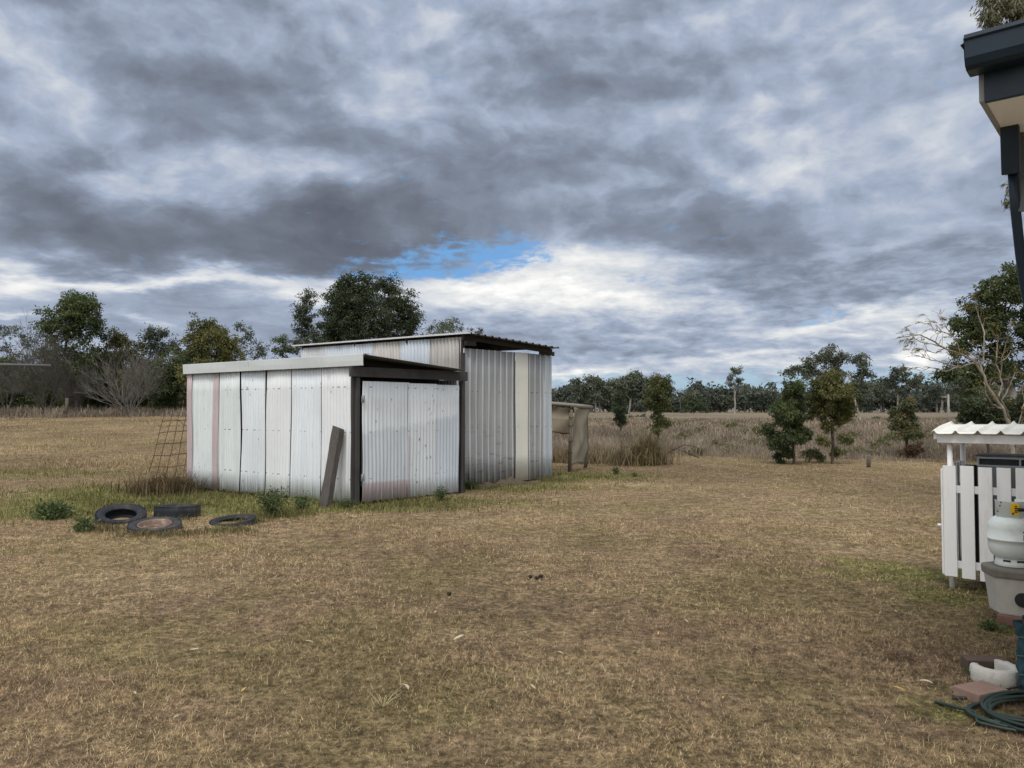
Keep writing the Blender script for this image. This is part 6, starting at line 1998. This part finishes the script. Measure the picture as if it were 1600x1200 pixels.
def build_branchy_tree():
    """pale twisting leafless tree with a few yellowing feathery leaves"""
    Y = 13.5
    b = P(1580, 690, Y)
    t = empty('bare_tree', (b.x, Y, gz(b.x, Y)), 'pale twisting tree with nearly bare branches reaching left over the shelter', 'tree')
    L_ = [  # each limb: photo points with a depth offset, start and end radius
        [(1584, 720, 0), (1579, 690, 0), (1576, 660, 0.0), (1566, 636, 0.05), (1545, 608, 0.1), (1538, 590, 0.15), (1530, 570, 0.2), (1512, 556, 0.25)],
        [(1566, 640, 0.0), (1550, 632, -0.1), (1540, 615, -0.15), (1537, 597, -0.2)],
        [(1536, 585, 0.1), (1523, 565, 0.0), (1500, 553, -0.1), (1478, 545, -0.2), (1455, 532, -0.3), (1440, 523, -0.35), (1424, 524, -0.4), (1410, 526, -0.45)],
        [(1472, 542, -0.2), (1456, 538, -0.1), (1440, 535, 0.0), (1430, 530, 0.1), (1422, 522, 0.1)],
        [(1488, 523, -0.1), (1475, 519, -0.15), (1462, 517, -0.2), (1455, 509, -0.2), (1440, 503, -0.25)],
        [(1500, 553, -0.1), (1497, 540, -0.1), (1488, 523, -0.1), (1476, 510, -0.1), (1474, 500, 0)],
        [(1560, 620, 0.1), (1566, 600, 0.2), (1563, 585, 0.25), (1556, 568, 0.3), (1558, 545, 0.3), (1560, 530, 0.3)],
        [(1578, 655, 0.0), (1566, 625, -0.2), (1575, 608, -0.2), (1583, 590, -0.3), (1586, 582, -0.3)],
        [(1536, 570, 0.2), (1537, 545, 0.3), (1538, 520, 0.35), (1530, 498, 0.4), (1526, 480, 0.4), (1524, 470, 0.4)],
        [(1556, 570, 0.3), (1535, 562, 0.2), (1518, 553, 0.1), (1506, 548, 0.0)],
        [(1564, 585, 0.2), (1566, 560, 0.1), (1572, 535, 0.0), (1576, 518, -0.1)],
        [(1560, 567, 0.3), (1572, 560, 0.3), (1580, 550, 0.3)],
        [(1525, 566, 0.15), (1500, 574, 0.0), (1470, 566, -0.15), (1448, 560, -0.25), (1436, 556, -0.3)],
        [(1500, 572, 0.0), (1478, 580, -0.1), (1452, 574, -0.2), (1440, 580, -0.2)],
        [(1582, 690, 0), (1592, 660, 0.1), (1600, 630, 0.2), (1612, 590, 0.3)],
        [(1586, 700, 0), (1594, 672, -0.1), (1602, 645, -0.2)],
        [(1474, 545, -0.2), (1462, 552, -0.2), (1450, 548, -0.2), (1438, 546, -0.2)],
    ]
    rad0 = [0.055, 0.022, 0.022, 0.009, 0.009, 0.010, 0.019, 0.020, 0.017, 0.012, 0.012, 0.009, 0.013, 0.009, 0.017, 0.013, 0.008]
    m = MB()
    rng = np.random.default_rng(3)
    R = random.Random(5)
    org = Vector((b.x, Y, gz(b.x, Y)))
    tips = []
    for limb, r in zip(L_, rad0):
        pts = [P(x, y, Y + d) - org for x, y, d in limb]
        fine = []
        for i in range(len(pts) - 1):
            for k in range(4):
                s = k / 4
                q = pts[i].lerp(pts[i + 1], s)
                fine.append(q + Vector((R.gauss(0, 0.006), R.gauss(0, 0.006), R.gauss(0, 0.006))))
        fine.append(pts[-1])
        n = len(fine)
        m.tube(fine, [0.78 * r * (1 - 0.75 * i / (n - 1)) + 0.002 for i in range(n)], 8)
        # side twigs
        for i in range(max(2, n // 3), n, 2):
            d = (fine[i] - fine[i - 1]).normalized()
            e = (d + Vector((R.gauss(0, 0.7), R.gauss(0, 0.7), R.gauss(0.15, 0.6)))).normalized()
            L = R.uniform(0.10, 0.30)
            q = [fine[i], fine[i] + e * L * 0.5 + Vector((0, 0, 0.01)), fine[i] + e * L + Vector((0, 0, -0.01))]
            m.tube(q, [0.005, 0.0035, 0.002], 4)
            tips.append((q[2], e))
        tips.append((fine[-1], (fine[-1] - fine[-2]).normalized()))
    tr = m.build('trunk', B_WHITE); tr.parent = t
    # feathery leaves: rows of small leaflets on a drooping stalk
    P0, AX, S = [], [], []
    for p, e in tips:
        for _ in range(3):
            d = (e + Vector((R.gauss(0, 0.6), R.gauss(0, 0.6), R.gauss(-0.15, 0.35)))).normalized()
            L = R.uniform(0.10, 0.20)
            for k in range(9):
                s = (k + 1) / 9
                q = p + d * L * s + Vector((0, 0, -0.10 * L * s * s * 3))
                for sgn in (-1, 1):
                    sd = d.cross(Vector((0, 0, 1))); sd.normalize()
                    a = (sd * sgn + d * 0.5 + Vector((0, 0, -0.25))).normalized()
                    P0.append(q); AX.append(a); S.append(0.040 * (1.1 - 0.5 * s))
    p = np.array([v[:] for v in P0]); ax = np.array([v[:] for v in AX]); s = np.array(S)[:, None]
    sd = np.cross(ax, rng.normal(0, 1, p.shape) * 0.3 + np.array([0, 0, 1])); sd /= np.linalg.norm(sd, axis=1)[:, None]
    v = np.stack([p, p + ax * s * 0.5 + sd * s * 0.22, p + ax * s, p + ax * s * 0.5 - sd * s * 0.22], 1).reshape(-1, 3)
    me = mesh_np('crown', v, np.arange(len(v)), 4, {'tone': np.repeat(rng.uniform(0, 1, len(p)), 4)})
    c = link('crown', me, F_YEL); c.parent = t


build_branchy_tree()

# ------------------------------------------------------------------ weeds, posts and small things in the open


def weed(px, py, h, w_, n, label, fol=F_WEED, seed=1, leaf=0.05, name='weed', up=0.75, stem=True):
    g = G(px, py)
    rng = np.random.default_rng(seed); R = random.Random(seed)
    t = empty(name, g, label, 'weed')
    m = MB(); cl = []
    for k in range(n):
        a = R.uniform(0, 6.28); o = R.uniform(0.1, 1.0)
        tip = Vector((math.cos(a) * w_ * o, math.sin(a) * w_ * o, h * R.uniform(0.55, 1.0) * (1 - 0.35 * o)))
        mid = tip * 0.5 + Vector((0, 0, 0.12 * h))
        m.tube([Vector((0, 0, -0.01)), mid, tip], [0.006, 0.004, 0.002], 5)
        for s in (0.12, 0.25, 0.38, 0.5, 0.62, 0.75, 0.88, 1.0):
            q = (mid * 2 * s if s < 0.5 else mid.lerp(tip, s * 2 - 1))
            cl.append((q.x, q.y, max(q.z, 0.015), leaf * 1.5, R.uniform(0.25, 0.95)))
    if stem:
        st = m.build('stems', B_SAP); st.parent = t
    me = leaf_cloud('leaves', cl, rng, 9, leaf * 0.85, leaf * 0.32, -0.1, 0.6, 0.8)
    c = link('leaves', me, fol); c.parent = t
    return t


weed(425, 808, 0.52, 0.28, 16, 'leafy green weed with thin stems before the low shed, right of the half buried tyre', seed=3, leaf=0.055)
weed(470, 796, 0.25, 0.30, 14, 'low green weed at the foot of the wall, left of the leaning sleeper', seed=4, leaf=0.045)
weed(541, 794, 0.14, 0.18, 10, 'small green weed between the sleeper and the shed corner post', seed=5, leaf=0.04)
weed(82, 811, 0.19, 0.26, 26, 'dark green thistle clump on the lawn left of the tyres', seed=6, leaf=0.075)
weed(130, 830, 0.11, 0.13, 12, 'small dark green clump between the thistle and the tyres', seed=7, leaf=0.06)
weed(690, 782, 0.26, 0.25, 14, 'thin weed in front of the door, at its right foot', seed=8, leaf=0.035)
weed(735, 765, 0.16, 0.22, 14, 'dark low weed at the short stake', seed=9, leaf=0.04)
weed(962, 741, 0.20, 0.08, 7, 'little dark weed on the lawn right of the shade frame', seed=10, leaf=0.04)
weed(992, 745, 0.09, 0.08, 6, 'tiny dark weed right of the other lawn weeds', seed=11, leaf=0.035)
weed(1530, 1060, 0.05, 0.10, 8, 'tiny green weed at the white concrete ring', seed=12, leaf=0.02)
weed(1552, 985, 0.06, 0.12, 12, 'low green weed in front of the bricks under the block', seed=13, leaf=0.025)


def brown_clump(px, py, h, w_, n, label, seed, stops, wd=0.010, leanm=0.5, kind=None):
    g = G(px, py)
    rng = np.random.default_rng(seed)
    p = np.stack([rng.normal(0, w_ * 0.45, n), rng.normal(0, w_ * 0.35, n), np.full(n, -0.02)], 1)
    me = blades('grass_clump', p, h * rng.uniform(0.4, 1.1, n), wd * rng.uniform(0.6, 1.3, n), np.clip(rng.normal(leanm, 0.3, n), 0.02, 1.4), rng, rng.beta(2, 2, n), 2, 0.5)
    o = link('grass_clump', me, grass_mat('clump_blades', False, stops, 0.75, 1.1)); o.location = g
    tag(o, label, 'grass clump', None, 'stuff' if h < 0.25 else None)


BROWN = [(0.0, (0.055, 0.043, 0.026)), (0.5, (0.13, 0.098, 0.058)), (1.0, (0.22, 0.17, 0.10))]
STRAW = [(0.0, (0.11, 0.085, 0.05)), (0.5, (0.24, 0.19, 0.115)), (1.0, (0.36, 0.30, 0.19))]
OLV = [(0.0, (0.07, 0.062, 0.03)), (0.5, (0.15, 0.125, 0.062)), (1.0, (0.24, 0.20, 0.11))]
brown_clump(255, 772, 0.55, 0.62, 1500, 'dense brown grass clump at the foot of the rusty mesh panel', 31, BROWN)
brown_clump(281, 772, 0.42, 0.30, 500, 'brown grass clump against the left end of the low shed', 32, BROWN)
brown_clump(1000, 725, 0.95, 0.9, 1500, 'tall straw coloured grass clump, brightest in the paddock edge', 33, STRAW, 0.014, 0.7)
brown_clump(945, 722, 0.70, 0.9, 1200, 'flattened straw grass clump beside the shade cloth', 34, STRAW, 0.014, 1.0)
brown_clump(1012, 727, 1.15, 0.35, 600, 'upright olive brown grass clump below the leaning sapling', 35, OLV, 0.012, 0.3)
brown_clump(880, 722, 0.75, 0.8, 900, 'straw grass clump behind the shade frame post', 36, STRAW, 0.014, 0.8)

GRN = [(0.0, (0.075, 0.080, 0.028)), (0.5, (0.15, 0.15, 0.055)), (1.0, (0.30, 0.25, 0.14))]
brown_clump(160, 829, 0.16, 0.35, 420, 'dry grass grown round the left foot of the propped tyre', 41, OLV, 0.008, 0.5)
brown_clump(218, 836, 0.13, 0.40, 420, 'grass tufts between the propped tyre and the rimmed tyre', 42, OLV, 0.008, 0.5)
brown_clump(278, 836, 0.12, 0.40, 420, 'grass along the right front of the rimmed tyre', 43, OLV, 0.008, 0.5)
brown_clump(268, 812, 0.10, 0.35, 350, 'grass in front of the tyre that lies behind the rimmed one', 44, OLV, 0.008, 0.5)
brown_clump(350, 830, 0.14, 0.45, 520, 'long grass spilling over the half buried tyre', 45, GRN, 0.008, 0.6)
brown_clump(392, 816, 0.15, 0.30, 350, 'grass tuft between the half buried tyre and the leafy weed', 46, GRN, 0.008, 0.6)
brown_clump(440, 806, 0.20, 0.6, 800, 'long green grass under the leafy weed', 47, GRN, 0.008, 0.6)
brown_clump(335, 778, 0.20, 1.0, 1200, 'long green grass at the foot of the low shed wall, left half', 48, GRN, 0.008, 0.6)
brown_clump(650, 788, 0.15, 0.8, 900, 'grass fringe along the foot of the door', 49, GRN, 0.008, 0.6)
brown_clump(870, 752, 0.18, 0.6, 500, 'grass fringe at the right corner of the tall shed', 50, GRN, 0.008, 0.6)


def small_things():
    M_POST = timber('grey_post', (0.15, 0.13, 0.11), (0.06, 0.05, 0.042))
    # stump in the paddock edge
    g = G(1357, 730)
    m = MB(); m.tube([g + Vector((0, 0, -0.05)), g + Vector((0.005, 0, 0.15)), g + Vector((0.01, 0, 0.29))], [0.055, 0.05, 0.048], 9)
    tag(m.build('short_post', M_POST, None, 0, g), 'short dark post stub at the edge of the lawn right of the saplings', 'post')
    # fence posts under the left trees
    lab = {104: 'thick brown fence post between the two bare trees', 137: 'thin fence post left of the vase shaped bare tree', 42: 'thin fence post at the left of the hazy bare tree', 12: 'thin fence post nearest the left edge', 190: 'thin fence post at the foot of the vase shaped bare tree'}
    for px, top, r in ((104, 622, 0.17), (137, 632, 0.07), (42, 633, 0.07), (12, 633, 0.07), (190, 634, 0.07)):
        Y = 76.0
        b = P(px, 640, Y); z0 = gz(b.x, Y); zt = P(px, top, Y).z
        m = MB(); m.tube([(b.x, Y, z0 - 0.1), (b.x + 0.02, Y, (z0 + zt) / 2), (b.x + 0.03, Y, zt)], [r, r * 0.95, r * 0.9], 9)
        tag(m.build('fence_post', M_POST, None, 0, (b.x, Y, z0)), lab[px], 'fence post', 'fence posts under the left trees')
    # pole with a short arm near the shelter
    Y = 62.0
    b = P(1482, 640, Y); z0 = gz(b.x, Y); zt = P(1482, 616, Y).z
    t = empty('utility_pole', (b.x, Y, z0), 'thin grey pole with a short arm, above the left end of the shelter roof', 'pole')
    m = MB(); m.tube([(b.x, Y, z0 - 0.1), (b.x, Y, zt)], [0.09, 0.075], 10); m.build('shaft', B_GUM, t)
    m = MB(); m.bar((b.x - 0.58, Y, zt - 0.20), (b.x + 0.10, Y, zt - 0.24), 0.07, 0.08); m.build('arm', B_GUM, t)
    # pale stacked logs far out
    Y = 125.0
    lab = ('pale cut log lying far out beside the gum trunk, its white end showing', 'tan log lying in the middle of the far log row', 'short pale log at the right of the far log row')
    for k, (px, L, col) in enumerate(((1328, 0.9, (0.5, 0.45, 0.36)), (1335, 1.0, (0.42, 0.31, 0.21)), (1341, 0.4, (0.62, 0.58, 0.50)))):
        b = P(px, 640, Y); z0 = gz(b.x, Y)
        m = MB(); m.tube([(b.x - L / 2, Y + 0.2 * k, z0 + 0.62 - 0.1 * (k == 1)), (b.x, Y + 0.2 * k, z0 + 0.63 - 0.16 * (k == 1)), (b.x + L / 2, Y - 0.2 + 0.2 * k, z0 + 0.60)], [0.22, 0.21, 0.20], 10)
        m.tube([(b.x, Y + 0.3, z0 - 0.1), (b.x, Y + 0.3, z0 + 0.5)], 0.18, 8)
        tag(m.build('log', bark_mat('pale_log', col, tuple(0.6 * c for c in col), 2.0), None, 0, (b.x, Y, z0)), lab[k], 'log', 'pale logs in the far paddock')
    # fallen branch in the grass
    g = G(1040, 722)
    m = MB(); m.tube([g + Vector((-0.25, 0.4, 0.05)), g + Vector((0.0, 0.2, 0.22)), g + Vector((0.35, 0.1, 0.40)), g + Vector((0.75, 0.0, 0.22)), g + Vector((1.0, 0, 0.12))], [0.035, 0.03, 0.028, 0.018, 0.010], 7)
    m.tube([g + Vector((0.35, 0.1, 0.40)), g + Vector((0.6, 0.2, 0.5)), g + Vector((0.9, 0.2, 0.44))], [0.016, 0.012, 0.006], 6)
    tag(m.build('fallen_branch', B_DARK, None, 0, g), 'dark fallen branch in the dry grass right of the leaning sapling', 'branch')
    # mound of earth and thatch along the tall shed
    g = G(795, 757)
    m = MB()
    rng = random.Random(5)

    def mound(s, v, w_):
        x = (s - 0.5) * 2; y = (v - 0.5) * 2
        p = g + Vector((x * 0.75, 0.0, 0)) + Vector((0, 0, 0)) 
        d = (D2 - C2).normalized()
        q = Vector((g.x, g.y, 0)) + d * (x * 0.85) + Vector((d.y, -d.x, 0)) * (y * 0.22 - 0.02)
        h = 0.11 * max(0, 1 - x * x) ** 0.7 * max(0, 1 - y * y) * (1 + 0.35 * math.sin(7 * x + 1) + 0.2 * math.sin(17 * x + 5 * y))
        return Vector((q.x, q.y, gz(q.x, q.y) - 0.01 + h))
    m.sheet(mound, 60, 16)
    o = m.build('earth_mound', simple('dark_earth_thatch', (0.085, 0.066, 0.045), 0.95, 0.5, 14, bmp=1.0), None, 0, g)
    tag(o, 'low brown bank of earth and thatch along the foot of the tall shed', 'mound')


small_things()
